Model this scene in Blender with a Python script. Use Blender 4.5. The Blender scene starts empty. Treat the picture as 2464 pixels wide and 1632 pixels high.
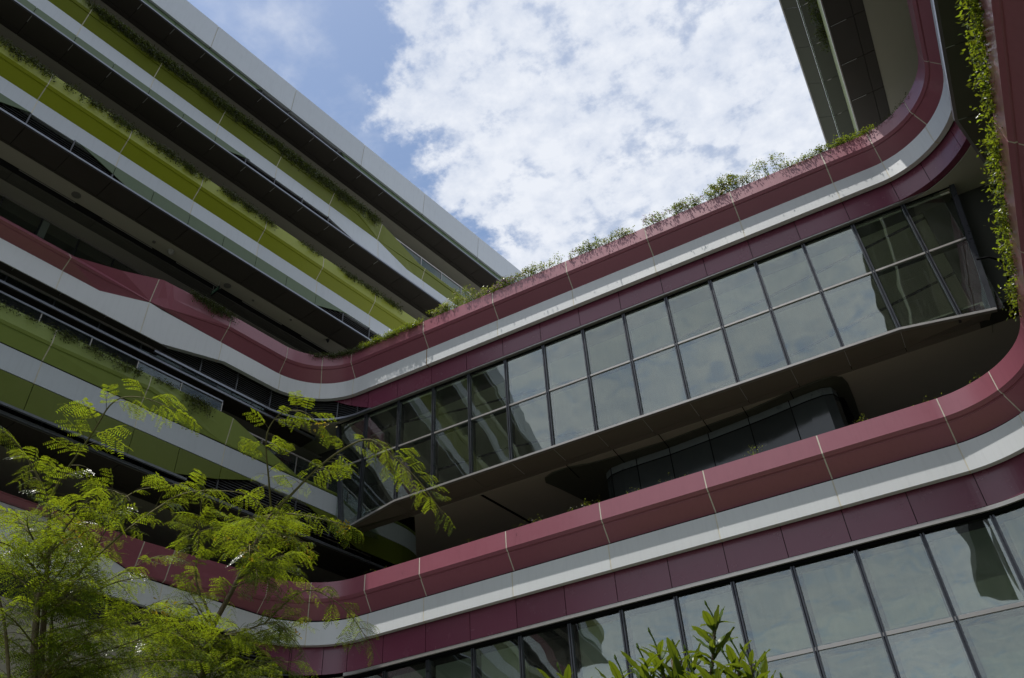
import bpy, math, random
import numpy as np
from mathutils import Matrix, Vector
random.seed(7); rng = np.random.default_rng(7)
scn = bpy.context.scene
COL = scn.collection

# ---------------------------------------------------------------- camera
cam_d = bpy.data.cameras.new("camera"); cam = bpy.data.objects.new("camera", cam_d); COL.objects.link(cam)
cam_d.sensor_width = 36.0; cam_d.lens = 2020.0 / 2464.0 * 36.0
cam_d.clip_start = 0.05; cam_d.clip_end = 4000
RC = ((0.8715192, 0.3468265, 0.3466492), (0.4877068, -0.5396202, -0.6862595), (-0.0509541, 0.7671515, -0.6394390))
cam.matrix_world = Matrix(((RC[0][0], RC[0][1], RC[0][2], 0), (RC[1][0], RC[1][1], RC[1][2], 0), (RC[2][0], RC[2][1], RC[2][2], 1.6), (0, 0, 0, 1)))
scn.camera = cam

# ---------------------------------------------------------------- world, sun, exposure
SUN = Vector((0.14, 0.25, -1.0)).normalized()           # direction the light travels
world = bpy.data.worlds.new("World"); scn.world = world; world.use_nodes = True
def N(nt, typ, **kw):
    n = nt.nodes.new(typ)
    for k, v in kw.items():
        if k.startswith('i_'):
            key = k[2:]; key = int(key) if key.isdigit() else key.replace('_', ' ')
            n.inputs[key].default_value = v
        else: setattr(n, k, v)
    return n
def math_(nt, op, a=None, b=None, c=None, clamp=False):
    n = nt.nodes.new('ShaderNodeMath'); n.operation = op; n.use_clamp = clamp
    for i, v in enumerate((a, b, c)):
        if v is None: continue
        if isinstance(v, (int, float)): n.inputs[i].default_value = v
        else: nt.links.new(v, n.inputs[i])
    return n.outputs[0]
def build_sky():
    nt = world.node_tree; nt.nodes.clear(); L = nt.links.new
    out = N(nt, 'ShaderNodeOutputWorld'); bg = N(nt, 'ShaderNodeBackground'); bg.inputs[1].default_value = 0.15
    sky = N(nt, 'ShaderNodeTexSky'); sky.sky_type = 'NISHITA'; sky.sun_disc = False
    sky.sun_elevation = math.radians(74); sky.sun_rotation = math.radians(209); sky.air_density = 1.0; sky.dust_density = 1.2; sky.ozone_density = 1.5
    tc = N(nt, 'ShaderNodeTexCoord'); sp = N(nt, 'ShaderNodeSeparateXYZ'); L(tc.outputs['Generated'], sp.inputs[0])
    z = math_(nt, 'MAXIMUM', sp.outputs[2], 0.06)
    px = math_(nt, 'DIVIDE', sp.outputs[0], z); py = math_(nt, 'DIVIDE', sp.outputs[1], z)
    cb = N(nt, 'ShaderNodeCombineXYZ'); L(px, cb.inputs[0]); L(py, cb.inputs[1])
    n1 = N(nt, 'ShaderNodeTexNoise', i_Scale=9.0, i_Detail=9.0, i_Roughness=0.55, i_Distortion=0.0); n1.normalize = True; L(cb.outputs[0], n1.inputs['Vector'])
    n2 = N(nt, 'ShaderNodeTexNoise', i_Scale=24.0, i_Detail=7.0, i_Roughness=0.6, i_Distortion=0.0); L(cb.outputs[0], n2.inputs['Vector'])
    n3 = N(nt, 'ShaderNodeTexNoise', i_Scale=3.2, i_Detail=8.0, i_Roughness=0.6, i_Distortion=0.2); L(cb.outputs[0], n3.inputs['Vector'])
    # the bank of cloud: its edge runs through the sky at px ~ -0.46
    e = math_(nt, 'MULTIPLY', math_(nt, 'MINIMUM', math_(nt, 'MAXIMUM', math_(nt, 'SUBTRACT', 0.55, py), 0.0), 0.15), 0.9)
    f = math_(nt, 'SUBTRACT', math_(nt, 'ADD', px, 0.475), e)
    f = math_(nt, 'MAXIMUM', f, math_(nt, 'MULTIPLY', math_(nt, 'SUBTRACT', -0.45, py), 0.20))      # broken cloud behind the camera too
    w = math_(nt, 'MULTIPLY', math_(nt, 'SUBTRACT', n1.outputs[0], 0.5), 0.30)
    w2 = math_(nt, 'MULTIPLY', math_(nt, 'SUBTRACT', n2.outputs[0], 0.5), 0.12)
    bank = N(nt, 'ShaderNodeMapRange', interpolation_type='SMOOTHSTEP'); bank.inputs[1].default_value = -0.015; bank.inputs[2].default_value = 0.045
    L(math_(nt, 'ADD', math_(nt, 'ADD', f, w), w2), bank.inputs[0])
    cells = math_(nt, 'ADD', math_(nt, 'MULTIPLY', n1.outputs[0], 0.55), math_(nt, 'MULTIPLY', n2.outputs[0], 0.45))
    dens = N(nt, 'ShaderNodeMapRange', interpolation_type='SMOOTHSTEP'); dens.inputs[1].default_value = 0.36; dens.inputs[2].default_value = 0.50; dens.inputs[3].default_value = 0.50
    L(cells, dens.inputs[0])
    wisp = N(nt, 'ShaderNodeMapRange', interpolation_type='SMOOTHSTEP'); wisp.inputs[1].default_value = 0.475; wisp.inputs[2].default_value = 0.72
    L(math_(nt, 'ADD', math_(nt, 'MULTIPLY', n3.outputs[0], 0.6), math_(nt, 'MULTIPLY', n1.outputs[0], 0.42)), wisp.inputs[0])
    cov = math_(nt, 'MAXIMUM', math_(nt, 'MULTIPLY', bank.outputs[0], dens.outputs[0]), math_(nt, 'MULTIPLY', wisp.outputs[0], 0.85))
    shade = N(nt, 'ShaderNodeMapRange'); shade.inputs[1].default_value = 0.36; shade.inputs[2].default_value = 0.58
    L(math_(nt, 'ADD', math_(nt, 'MULTIPLY', n3.outputs[0], 0.5), math_(nt, 'MULTIPLY', n2.outputs[0], 0.5)), shade.inputs[0])
    cc = N(nt, 'ShaderNodeMix', data_type='RGBA'); cc.inputs[6].default_value = (4.1, 4.55, 5.45, 1); cc.inputs[7].default_value = (5.6, 5.85, 6.35, 1); L(shade.outputs[0], cc.inputs[0])
    tint = N(nt, 'ShaderNodeMix', data_type='RGBA', blend_type='MULTIPLY'); tint.inputs[0].default_value = 1.0; tint.inputs[7].default_value = SKYTINT; L(sky.outputs[0], tint.inputs[6])
    mx = N(nt, 'ShaderNodeMix', data_type='RGBA'); L(cov, mx.inputs[0]); L(tint.outputs[2], mx.inputs[6]); L(cc.outputs[2], mx.inputs[7])
    L(mx.outputs[2], bg.inputs[0]); L(bg.outputs[0], out.inputs[0])
SKYTINT = (1.20, 1.20, 1.16, 1)
build_sky()
sd = bpy.data.lights.new("sun", 'SUN'); sd.energy = 5.0; sd.angle = math.radians(0.53); sd.color = (1.0, 0.955, 0.89)
so = bpy.data.objects.new("sun", sd); COL.objects.link(so); so.rotation_euler = SUN.to_track_quat('-Z', 'Y').to_euler(); so.location = (-8, -14, 60)
vs = scn.view_settings; vs.view_transform = 'Standard'; vs.look = 'None'; vs.gamma = 1.0; vs.use_curve_mapping = False; vs.exposure = 0.0
scn.render.engine = 'CYCLES'
scn.cycles.max_bounces = 8; scn.cycles.transparent_max_bounces = 16

# ---------------------------------------------------------------- materials
def mat(name, col, rough=0.5, spec=0.5, metal=0.0, var=0.06, nscale=3.0, bump=0.0, bscale=40.0, streak=0.0, coat=0.0, objvar=0.03):
    m = bpy.data.materials.new(name); m.use_nodes = True; nt = m.node_tree; L = nt.links.new
    b = nt.nodes['Principled BSDF']; b.inputs['Roughness'].default_value = rough; b.inputs['Metallic'].default_value = metal
    b.inputs['Specular IOR Level'].default_value = spec; b.inputs['Coat Weight'].default_value = coat; b.inputs['Coat Roughness'].default_value = 0.12
    g = N(nt, 'ShaderNodeNewGeometry'); oi = N(nt, 'ShaderNodeObjectInfo')
    n = N(nt, 'ShaderNodeTexNoise', i_Scale=nscale, i_Detail=6.0, i_Roughness=0.6); L(g.outputs['Position'], n.inputs['Vector'])
    v = math_(nt, 'ADD', math_(nt, 'MULTIPLY', math_(nt, 'SUBTRACT', n.outputs[0], 0.5), var * 2), 1.0)
    v = math_(nt, 'ADD', v, math_(nt, 'MULTIPLY', math_(nt, 'SUBTRACT', oi.outputs['Random'], 0.5), objvar * 2))
    if streak > 0:      # rain streaks: noise drawn out down the wall
        mp = N(nt, 'ShaderNodeMapping'); mp.inputs['Scale'].default_value = (5.0, 5.0, 0.45); L(g.outputs['Position'], mp.inputs[0])
        s = N(nt, 'ShaderNodeTexNoise', i_Scale=2.2, i_Detail=5.0, i_Roughness=0.65); L(mp.outputs[0], s.inputs['Vector'])
        mr = N(nt, 'ShaderNodeMapRange'); mr.inputs[1].default_value = 0.5; mr.inputs[2].default_value = 0.75; mr.inputs[3].default_value = 1.0; mr.inputs[4].default_value = 1.0 - streak
        L(s.outputs[0], mr.inputs[0]); v = math_(nt, 'MULTIPLY', v, mr.outputs[0])
    mx = N(nt, 'ShaderNodeMix', data_type='RGBA', blend_type='MULTIPLY'); mx.inputs[0].default_value = 1.0
    mx.inputs[6].default_value = (*col, 1); L(v, mx.inputs[7]); L(mx.outputs[2], b.inputs['Base Color'])
    r = math_(nt, 'ADD', math_(nt, 'MULTIPLY', math_(nt, 'SUBTRACT', n.outputs[0], 0.5), 0.2), rough); L(r, b.inputs['Roughness'])
    if bump > 0:
        bn = N(nt, 'ShaderNodeTexNoise', i_Scale=bscale, i_Detail=4.0); L(g.outputs['Position'], bn.inputs['Vector'])
        bp = N(nt, 'ShaderNodeBump'); bp.inputs['Strength'].default_value = bump; bp.inputs['Distance'].default_value = 0.01
        L(bn.outputs[0], bp.inputs['Height']); L(bp.outputs[0], b.inputs['Normal'])
    return m
M = {}
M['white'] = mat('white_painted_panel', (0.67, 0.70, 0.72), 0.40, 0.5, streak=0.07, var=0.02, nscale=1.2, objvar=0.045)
M['shaded_white'] = mat('shaded_white_panel', (0.52, 0.57, 0.62), 0.42, 0.4, streak=0.08, var=0.02, nscale=1.2, objvar=0.045)  # same paint as white; the left wing's dimmer light is put into the colour
M['pink'] = mat('rose_painted_panel', (0.31, 0.095, 0.132), 0.36, 0.5, streak=0.09, var=0.03, objvar=0.06, coat=0.35)
M['plum'] = mat('plum_spandrel_panel', (0.19, 0.045, 0.085), 0.25, 0.6, streak=0.05, var=0.02, objvar=0.08)
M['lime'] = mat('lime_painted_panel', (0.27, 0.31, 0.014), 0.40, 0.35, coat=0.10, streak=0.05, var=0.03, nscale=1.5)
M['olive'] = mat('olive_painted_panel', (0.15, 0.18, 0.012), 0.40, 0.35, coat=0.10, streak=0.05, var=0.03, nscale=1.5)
M['sage'] = mat('sage_green_spandrel', (0.075, 0.125, 0.05), 0.4, 0.45, streak=0.08, var=0.06)
M['moss'] = mat('moss_green_spandrel', (0.12, 0.155, 0.018), 0.4, 0.4, streak=0.08, var=0.06)
M['sealant'] = mat('beige_sealant', (0.66, 0.63, 0.53), 0.7, 0.3, streak=0.25, var=0.15, nscale=9)
M['rust'] = mat('rusty_sealant', (0.30, 0.17, 0.05), 0.8, 0.2, streak=0.5, var=0.5, nscale=14)
M['back'] = mat('dark_backing', (0.02, 0.02, 0.022), 0.8, 0.2)
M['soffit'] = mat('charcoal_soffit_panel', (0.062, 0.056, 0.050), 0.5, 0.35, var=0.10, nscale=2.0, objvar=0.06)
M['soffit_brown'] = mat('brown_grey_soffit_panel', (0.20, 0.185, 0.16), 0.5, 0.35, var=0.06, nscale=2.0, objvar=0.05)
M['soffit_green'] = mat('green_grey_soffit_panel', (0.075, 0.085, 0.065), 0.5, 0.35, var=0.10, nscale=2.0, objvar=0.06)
M['ceiling'] = mat('beige_plaster_ceiling', (0.42, 0.41, 0.35), 0.85, 0.2, var=0.06, nscale=1.5, bump=0.2)
M['slat'] = mat('grey_ceiling_slat', (0.12, 0.12, 0.105), 0.6, 0.3, var=0.1)
M['black'] = mat('black_recess', (0.004, 0.004, 0.005), 0.9, 0.1)
M['metal'] = mat('blue_grey_aluminium', (0.22, 0.24, 0.28), 0.35, 0.5, metal=0.6, var=0.08, nscale=6)
M['sill'] = mat('anodised_window_frame', (0.36, 0.35, 0.335), 0.35, 0.5, metal=0.5, var=0.08, nscale=6)
M['mullion'] = mat('dark_mullion', (0.055, 0.06, 0.07), 0.3, 0.5, metal=0.5, var=0.1, nscale=6)
M['louvre'] = mat('grey_louvre_blade', (0.085, 0.09, 0.10), 0.45, 0.4, metal=0.3, var=0.1, nscale=5)
M['wall'] = mat('olive_grey_wall', (0.11, 0.108, 0.09), 0.8, 0.2, var=0.1, nscale=1.0, bump=0.2, streak=0.15)
M['beige'] = mat('beige_render', (0.36, 0.34, 0.28), 0.85, 0.2, var=0.1, nscale=1.0, bump=0.2, streak=0.15)
M['concrete'] = mat('grey_roof_concrete', (0.30, 0.30, 0.29), 0.85, 0.2, var=0.15, nscale=0.8, bump=0.3)
M['room_ceiling'] = mat('pale_office_ceiling', (0.78, 0.78, 0.64), 0.85, 0.2, var=0.04)
M['blind'] = mat('olive_grey_roller_blind', (0.30, 0.32, 0.28), 0.8, 0.2, var=0.06, nscale=2.0, objvar=0.12)
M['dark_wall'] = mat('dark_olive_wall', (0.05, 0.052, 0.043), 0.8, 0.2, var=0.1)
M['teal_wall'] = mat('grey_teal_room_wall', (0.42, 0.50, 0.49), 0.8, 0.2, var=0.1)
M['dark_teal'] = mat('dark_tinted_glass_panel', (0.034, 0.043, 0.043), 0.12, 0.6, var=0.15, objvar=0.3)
M['teal'] = mat('dull_teal_pane', (0.13, 0.16, 0.16), 0.3, 0.6, var=0.2)  # opaque lighter teal, used for the panes above the transom
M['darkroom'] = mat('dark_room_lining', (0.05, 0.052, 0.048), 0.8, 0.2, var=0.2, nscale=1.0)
M['soil'] = mat('planter_soil', (0.05, 0.035, 0.02), 0.95, 0.1, bump=0.8)
M['bark'] = mat('grey_brown_bark', (0.16, 0.125, 0.085), 0.85, 0.2, var=0.4, nscale=14, bump=0.8, bscale=60)
M['twig'] = mat('green_brown_twig', (0.13, 0.12, 0.05), 0.8, 0.2, var=0.3, nscale=14)
M['lamp'] = mat('pale_plastic_fitting', (0.32, 0.32, 0.30), 0.5, 0.4)
M['dim'] = mat('grey_perforated_grille', (0.16, 0.16, 0.15), 0.7, 0.3)
M['exit'] = mat('green_exit_face', (0.01, 0.11, 0.05), 0.4, 0.4)
M['letter'] = mat('pale_lettering', (0.45, 0.55, 0.48), 0.5, 0.3)
M['ink'] = mat('dark_blue_lettering', (0.02, 0.03, 0.08), 0.5, 0.3)
M['film'] = mat('pale_green_window_film', (0.16, 0.20, 0.17), 0.5, 0.3)

def glass(name, base=0.17, tr=(0.45, 0.50, 0.46), gl=(0.80, 0.88, 0.92), wav=0.06, wscale=0.9):
    m = bpy.data.materials.new(name); m.use_nodes = True; nt = m.node_tree; nt.nodes.clear(); L = nt.links.new
    out = N(nt, 'ShaderNodeOutputMaterial'); mix = N(nt, 'ShaderNodeMixShader'); t = N(nt, 'ShaderNodeBsdfTransparent'); t.inputs[0].default_value = (*tr, 1)
    g = N(nt, 'ShaderNodeBsdfGlossy'); g.inputs['Color'].default_value = (*gl, 1); g.inputs['Roughness'].default_value = 0.012
    geo = N(nt, 'ShaderNodeNewGeometry'); oi = N(nt, 'ShaderNodeObjectInfo')
    dt = N(nt, 'ShaderNodeVectorMath', operation='DOT_PRODUCT'); L(geo.outputs['Incoming'], dt.inputs[0]); L(geo.outputs['Normal'], dt.inputs[1])
    cs = math_(nt, 'ABSOLUTE', dt.outputs['Value']); frs = math_(nt, 'ADD', math_(nt, 'MULTIPLY', math_(nt, 'POWER', math_(nt, 'SUBTRACT', 1.0, cs, clamp=True), 5.0), 0.9), 0.04)
    add = N(nt, 'ShaderNodeVectorMath', operation='ADD'); L(geo.outputs['Position'], add.inputs[0])
    mulv = N(nt, 'ShaderNodeVectorMath', operation='SCALE'); mulv.inputs[0].default_value = (7.0, 3.0, 5.0); L(oi.outputs['Random'], mulv.inputs['Scale']); L(mulv.outputs[0], add.inputs[1])
    ns = N(nt, 'ShaderNodeTexNoise', i_Scale=wscale, i_Detail=1.0); L(add.outputs[0], ns.inputs['Vector'])
    bp = N(nt, 'ShaderNodeBump'); bp.inputs['Strength'].default_value = 1.0; bp.inputs['Distance'].default_value = wav * 0.1; L(ns.outputs[0], bp.inputs['Height'])
    L(bp.outputs[0], g.inputs['Normal'])
    # thin film of dust and dried rain on the outside
    mp = N(nt, 'ShaderNodeMapping'); mp.inputs['Scale'].default_value = (6.0, 6.0, 0.5); L(geo.outputs['Position'], mp.inputs[0])
    dn = N(nt, 'ShaderNodeTexNoise', i_Scale=1.6, i_Detail=6.0, i_Roughness=0.65); L(mp.outputs[0], dn.inputs['Vector'])
    df = N(nt, 'ShaderNodeBsdfDiffuse'); df.inputs[0].default_value = (0.42, 0.44, 0.42, 1)
    dm = N(nt, 'ShaderNodeMapRange'); dm.inputs[1].default_value = 0.45; dm.inputs[2].default_value = 0.85; dm.inputs[3].default_value = 0.01; dm.inputs[4].default_value = 0.06; L(dn.outputs[0], dm.inputs[0])
    fac = math_(nt, 'ADD', math_(nt, 'ADD', frs, base), math_(nt, 'MULTIPLY', math_(nt, 'SUBTRACT', oi.outputs['Random'], 0.5), 0.05), clamp=True)
    L(fac, mix.inputs[0]); L(t.outputs[0], mix.inputs[1]); L(g.outputs[0], mix.inputs[2])
    m2 = N(nt, 'ShaderNodeMixShader'); L(dm.outputs[0], m2.inputs[0]); L(mix.outputs[0], m2.inputs[1]); L(df.outputs[0], m2.inputs[2])
    L(m2.outputs[0], out.inputs[0]); return m
M['glass'] = glass('coated_window_glass', 0.115, tr=(0.80, 0.85, 0.80), gl=(0.88, 0.92, 0.90))
M['glass_dark'] = glass('dark_window_glass', 0.0, tr=(0.25, 0.30, 0.29), gl=(0.6, 0.75, 0.75), wav=0.05)
M['glass_room'] = glass('green_tinted_room_glass', 0.03, tr=(0.42, 0.50, 0.48))
M['glass_rail'] = glass('balustrade_glass', 0.0, tr=(0.74, 0.82, 0.80), wav=0.0)

def leafmat(name, col, tcol, trans=0.55, rough=0.45, var=0.35):
    m = bpy.data.materials.new(name); m.use_nodes = True; nt = m.node_tree; nt.nodes.clear(); L = nt.links.new
    out = N(nt, 'ShaderNodeOutputMaterial'); mix = N(nt, 'ShaderNodeMixShader'); mix.inputs[0].default_value = trans
    b = N(nt, 'ShaderNodeBsdfPrincipled'); b.inputs['Roughness'].default_value = rough; t = N(nt, 'ShaderNodeBsdfTranslucent')
    geo = N(nt, 'ShaderNodeNewGeometry'); rnd = geo.outputs['Random Per Island']
    nz = N(nt, 'ShaderNodeTexNoise', i_Scale=2.5, i_Detail=3.0); L(geo.outputs['Position'], nz.inputs['Vector'])
    v = math_(nt, 'ADD', math_(nt, 'MULTIPLY', math_(nt, 'SUBTRACT', rnd, 0.5), var), math_(nt, 'ADD', math_(nt, 'MULTIPLY', math_(nt, 'SUBTRACT', nz.outputs[0], 0.5), 1.0), 1.0))
    for c, sh, k in ((col, b, 'Base Color'), (tcol, t, 'Color')):
        hs = N(nt, 'ShaderNodeHueSaturation'); hs.inputs['Color'].default_value = (*c, 1)
        L(v, hs.inputs['Value']); L(math_(nt, 'ADD', 0.485, math_(nt, 'MULTIPLY', rnd, 0.03)), hs.inputs['Hue']); L(hs.outputs[0], sh.inputs[k])
    L(b.outputs[0], mix.inputs[1]); L(t.outputs[0], mix.inputs[2]); L(mix.outputs[0], out.inputs[0]); return m
M['leaf_fern'] = leafmat('feathery_leaf', (0.05, 0.085, 0.018), (0.27, 0.335, 0.012), 0.45, 0.3, 1.0)
M['leaf_vine'] = leafmat('vine_leaf', (0.075, 0.11, 0.02), (0.25, 0.31, 0.014), 0.45, 0.3, 0.8)
M['leaf_dark'] = leafmat('dark_creeper_leaf', (0.05, 0.068, 0.014), (0.09, 0.11, 0.012), 0.35, 0.4, 0.8)
M['leaf_big'] = leafmat('broad_leathery_leaf', (0.06, 0.10, 0.022), (0.17, 0.22, 0.010), 0.42, 0.28)
M['petal_white'] = leafmat('cream_petal', (0.55, 0.52, 0.36), (0.5, 0.45, 0.25), 0.4, 0.5, 0.2)
M['petal_mauve'] = leafmat('mauve_petal', (0.28, 0.12, 0.34), (0.32, 0.12, 0.36), 0.4, 0.5, 0.3)
M['petal_gold'] = leafmat('yellowing_flower', (0.34, 0.26, 0.03), (0.4, 0.3, 0.02), 0.4, 0.5, 0.3)

# ---------------------------------------------------------------- mesh helpers
class MB:
    def __init__(s): s.v = []; s.f = []
    def quad(s, a, b, c, d):
        n = len(s.v); s.v += [a, b, c, d]; s.f.append((n, n + 1, n + 2, n + 3))
    def box(s, lo, hi):
        x0, y0, z0 = lo; x1, y1, z1 = hi; s.hexa([(x0, y0, z0), (x1, y0, z0), (x1, y1, z0), (x0, y1, z0), (x0, y0, z1), (x1, y0, z1), (x1, y1, z1), (x0, y1, z1)])
    def hexa(s, p):
        n = len(s.v); s.v += [tuple(q) for q in p]
        for f in ((0, 3, 2, 1), (4, 5, 6, 7), (0, 1, 5, 4), (1, 2, 6, 5), (2, 3, 7, 6), (3, 0, 4, 7)): s.f.append(tuple(n + i for i in f))
    def grid(s, g):                                    # g[i][j] points -> surface
        n = len(s.v); a = len(g); b = len(g[0])
        for r in g: s.v += [tuple(p) for p in r]
        for i in range(a - 1):
            for j in range(b - 1): s.f.append((n + i * b + j, n + (i + 1) * b + j, n + (i + 1) * b + j + 1, n + i * b + j + 1))
    def prism(s, poly, z0, z1):
        n = len(s.v); k = len(poly); s.v += [(x, y, z0) for x, y in poly] + [(x, y, z1) for x, y in poly]
        s.f.append(tuple(n + k - 1 - i for i in range(k))); s.f.append(tuple(n + k + i for i in range(k)))
        for i in range(k): j = (i + 1) % k; s.f.append((n + i, n + j, n + k + j, n + k + i))
    def tube(s, pts, r0, r1, seg=6):
        pts = [Vector(p) for p in pts]; n = len(pts); rings = []
        for i, p in enumerate(pts):
            d = (pts[min(n - 1, i + 1)] - pts[max(0, i - 1)])
            d = d.normalized() if d.length > 1e-9 else Vector((0, 0, 1))
            a = d.cross(Vector((0.3, 0.1, 1))).normalized() if abs(d.z) < .95 else d.cross(Vector((1, 0, 0))).normalized(); b = d.cross(a)
            r = r0 + (r1 - r0) * i / max(1, n - 1)
            rings.append([tuple(p + a * (r * math.cos(2 * math.pi * k / seg)) + b * (r * math.sin(2 * math.pi * k / seg))) for k in range(seg + 1)])
        s.grid(rings)
    def obj(s, name, m, parent=None, smooth=False):
        me = bpy.data.meshes.new(name); me.from_pydata(s.v, [], s.f); me.update(); me.materials.append(m)
        if smooth: me.polygons.foreach_set('use_smooth', [True] * len(me.polygons))
        o = bpy.data.objects.new(name, me); COL.objects.link(o)
        if parent: o.parent = parent
        return o
def np_mesh(name, V, F, m, parent=None):              # V (n,3), F (k,4) arrays
    me = bpy.data.meshes.new(name); V = np.asarray(V, np.float32); F = np.asarray(F, np.int32)
    me.vertices.add(len(V)); me.vertices.foreach_set('co', V.ravel()); me.loops.add(F.size); me.loops.foreach_set('vertex_index', F.ravel())
    me.polygons.add(len(F)); me.polygons.foreach_set('loop_start', np.arange(0, F.size, F.shape[1], dtype=np.int32)); me.update(calc_edges=True); me.validate()
    me.materials.append(m); o = bpy.data.objects.new(name, me); COL.objects.link(o)
    if parent: o.parent = parent
    return o
def thing(name, label, cat, loc=(0, 0, 0), group=None):
    o = bpy.data.objects.new(name, None); COL.objects.link(o); o.location = loc; o['label'] = label; o['category'] = cat
    if group: o['group'] = group
    return o

# ---------------------------------------------------------------- plan lines the facades follow
AD = (0.18571, 0.98260); AN = (0.98260, -0.18571)      # left wing: direction away from us, normal into the court
def PA(s, o): return (-18.62 + AD[0] * s + AN[0] * o, 17.8 + AD[1] * s + AN[1] * o)
class Path:
    def __init__(s, rows): s.r = rows; s.ts = [q[0] for q in rows]
    def at(s, t, off, z):
        r = s.r
        if t <= r[0][0]: i = 0
        elif t >= r[-1][0]: i = len(r) - 2
        else:
            i = 0
            while r[i + 1][0] < t: i += 1
        a, b = r[i], r[i + 1]; u = (t - a[0]) / (b[0] - a[0])
        nx = a[3] + (b[3] - a[3]) * u; ny = a[4] + (b[4] - a[4]) * u; l = math.hypot(nx, ny); k = 1.0 / l
        return (a[1] + (b[1] - a[1]) * u + nx * k * off, a[2] + (b[2] - a[2]) * u + ny * k * off, z)
    def near(s, x, y):
        best = None
        for a, b in zip(s.r[:-1], s.r[1:]):
            dx, dy = b[1] - a[1], b[2] - a[2]; u = max(0, min(1, ((x - a[1]) * dx + (y - a[2]) * dy) / (dx * dx + dy * dy)))
            d = math.hypot(a[1] + dx * u - x, a[2] + dy * u - y)
            if best is None or d < best[0]: best = (d, a[0] + (b[0] - a[0]) * u)
        return best[1]
def lineA(base, s0=-60.0, s1=30.0):
    return Path([(s0, *PA(s0, base), *AN), (s1, *PA(s1, base), *AN)])
def lineB(y=20.0): return Path([(-60.0, -60.0, y, 0, -1), (60.0, 60.0, y, 0, -1)])
def lineC(x): return Path([(-60.0, x, -60.0, -1, 0), (60.0, x, 60.0, -1, 0)])    # t = y
def ring(oa, xc, r=2.75):
    """glass line of a ring: left wing line (offset oa), rear wing Y=20, right wing X=xc, corners filleted; t = s on the left wing"""
    cy = 20 - r; s = (cy - 17.8 - AN[1] * (oa + r)) / AD[1]; c1 = PA(s, oa + r)
    rows = [(-60.0, *PA(-60.0, oa), *AN), (s, *PA(s, oa), *AN)]; t = s
    a0 = math.atan2(-AN[1], -AN[0]); a1 = math.pi / 2           # from -AN round to +Y
    a0 = a0 if a0 > 0 else a0 + 2 * math.pi
    n = 44
    for i in range(1, n + 1):
        a = a0 + (a1 - a0) * i / n; t += abs(a1 - a0) / n * r
        rows.append((t, c1[0] + r * math.cos(a), c1[1] + r * math.sin(a), -math.cos(a), -math.sin(a)))
    tB = t - c1[0]; c2 = xc - r; t = tB + c2; rows.append((t, c2, 20.0, 0, -1))
    for i in range(1, n + 1):
        a = math.pi / 2 * (1 - i / n); t += math.pi / 2 / n * r
        rows.append((t, c2 + r * math.cos(a), cy + r * math.sin(a), -math.cos(a), -math.sin(a)))
    tC = t + cy; rows.append((tC + 25.0, xc, -25.0, -1, 0))
    p = Path(rows); p.tB = tB; p.tC = tC; p.sA = s; return p       # t = tB + X on the rear wing, t = tC - Y on the right wing

def kf(v, t):                                           # v: (off, z), [(t, off, z), ...] or a function of t
    if callable(v): return v(t)
    if isinstance(v, tuple): return v
    if t <= v[0][0]: return v[0][1:]
    for a, b in zip(v[:-1], v[1:]):
        if t <= b[0]:
            u = (t - a[0]) / (b[0] - a[0]) if b[0] > a[0] else 1; return (a[1] + (b[1] - a[1]) * u, a[2] + (b[2] - a[2]) * u)
    return v[-1][1:]
def stations(path, t0, t1, tabs, dense=None):
    ts = {t0, t1}
    for q in path.ts + getattr(path, 'brk', []):
        if t0 < q < t1: ts.add(q)
    for tb in tabs:
        if isinstance(tb, list):
            for k in tb:
                if t0 < k[0] < t1: ts.add(k[0])
    if dense:
        n = max(1, int((t1 - t0) / dense)); ts |= {t0 + (t1 - t0) * i / n for i in range(n)}
    return sorted(ts)
def loft(mb, path, t0, t1, pts, th=0.04, dense=None):
    """closed shell: the profile pts (outer face) swept along path, th thick towards the building / up"""
    ts = stations(path, t0, t1, pts, dense); front, back = [], []
    for t in ts:
        P = [kf(p, t) for p in pts]; K = len(P); nr = []
        for i in range(K):
            a = P[max(0, i - 1)]; b = P[min(K - 1, i + 1)]; d = (b[0] - a[0], b[1] - a[1]); l = math.hypot(*d) or 1
            nr.append((d[1] / l, -d[0] / l))            # inward when pts run from top to bottom on the outside
        front.append([path.at(t, o, z) for o, z in P]); back.append([path.at(t, o + n[0] * th, z + n[1] * th) for (o, z), n in zip(P, nr)])
    mb.grid(front); mb.grid([r[::-1] for r in back])
    for f, b in ((front[0], back[0]), (front[-1], back[-1])): mb.grid([f, b])
    mb.grid([[r[0] for r in front], [r[0] for r in back]]); mb.grid([[r[-1] for r in front], [r[-1] for r in back]])
def strip(name, m, parent, path, t0, t1, pts, th=0.04, dense=None):
    mb = MB(); loft(mb, path, t0, t1, pts, th, dense); return mb.obj(name, m, parent)

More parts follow.
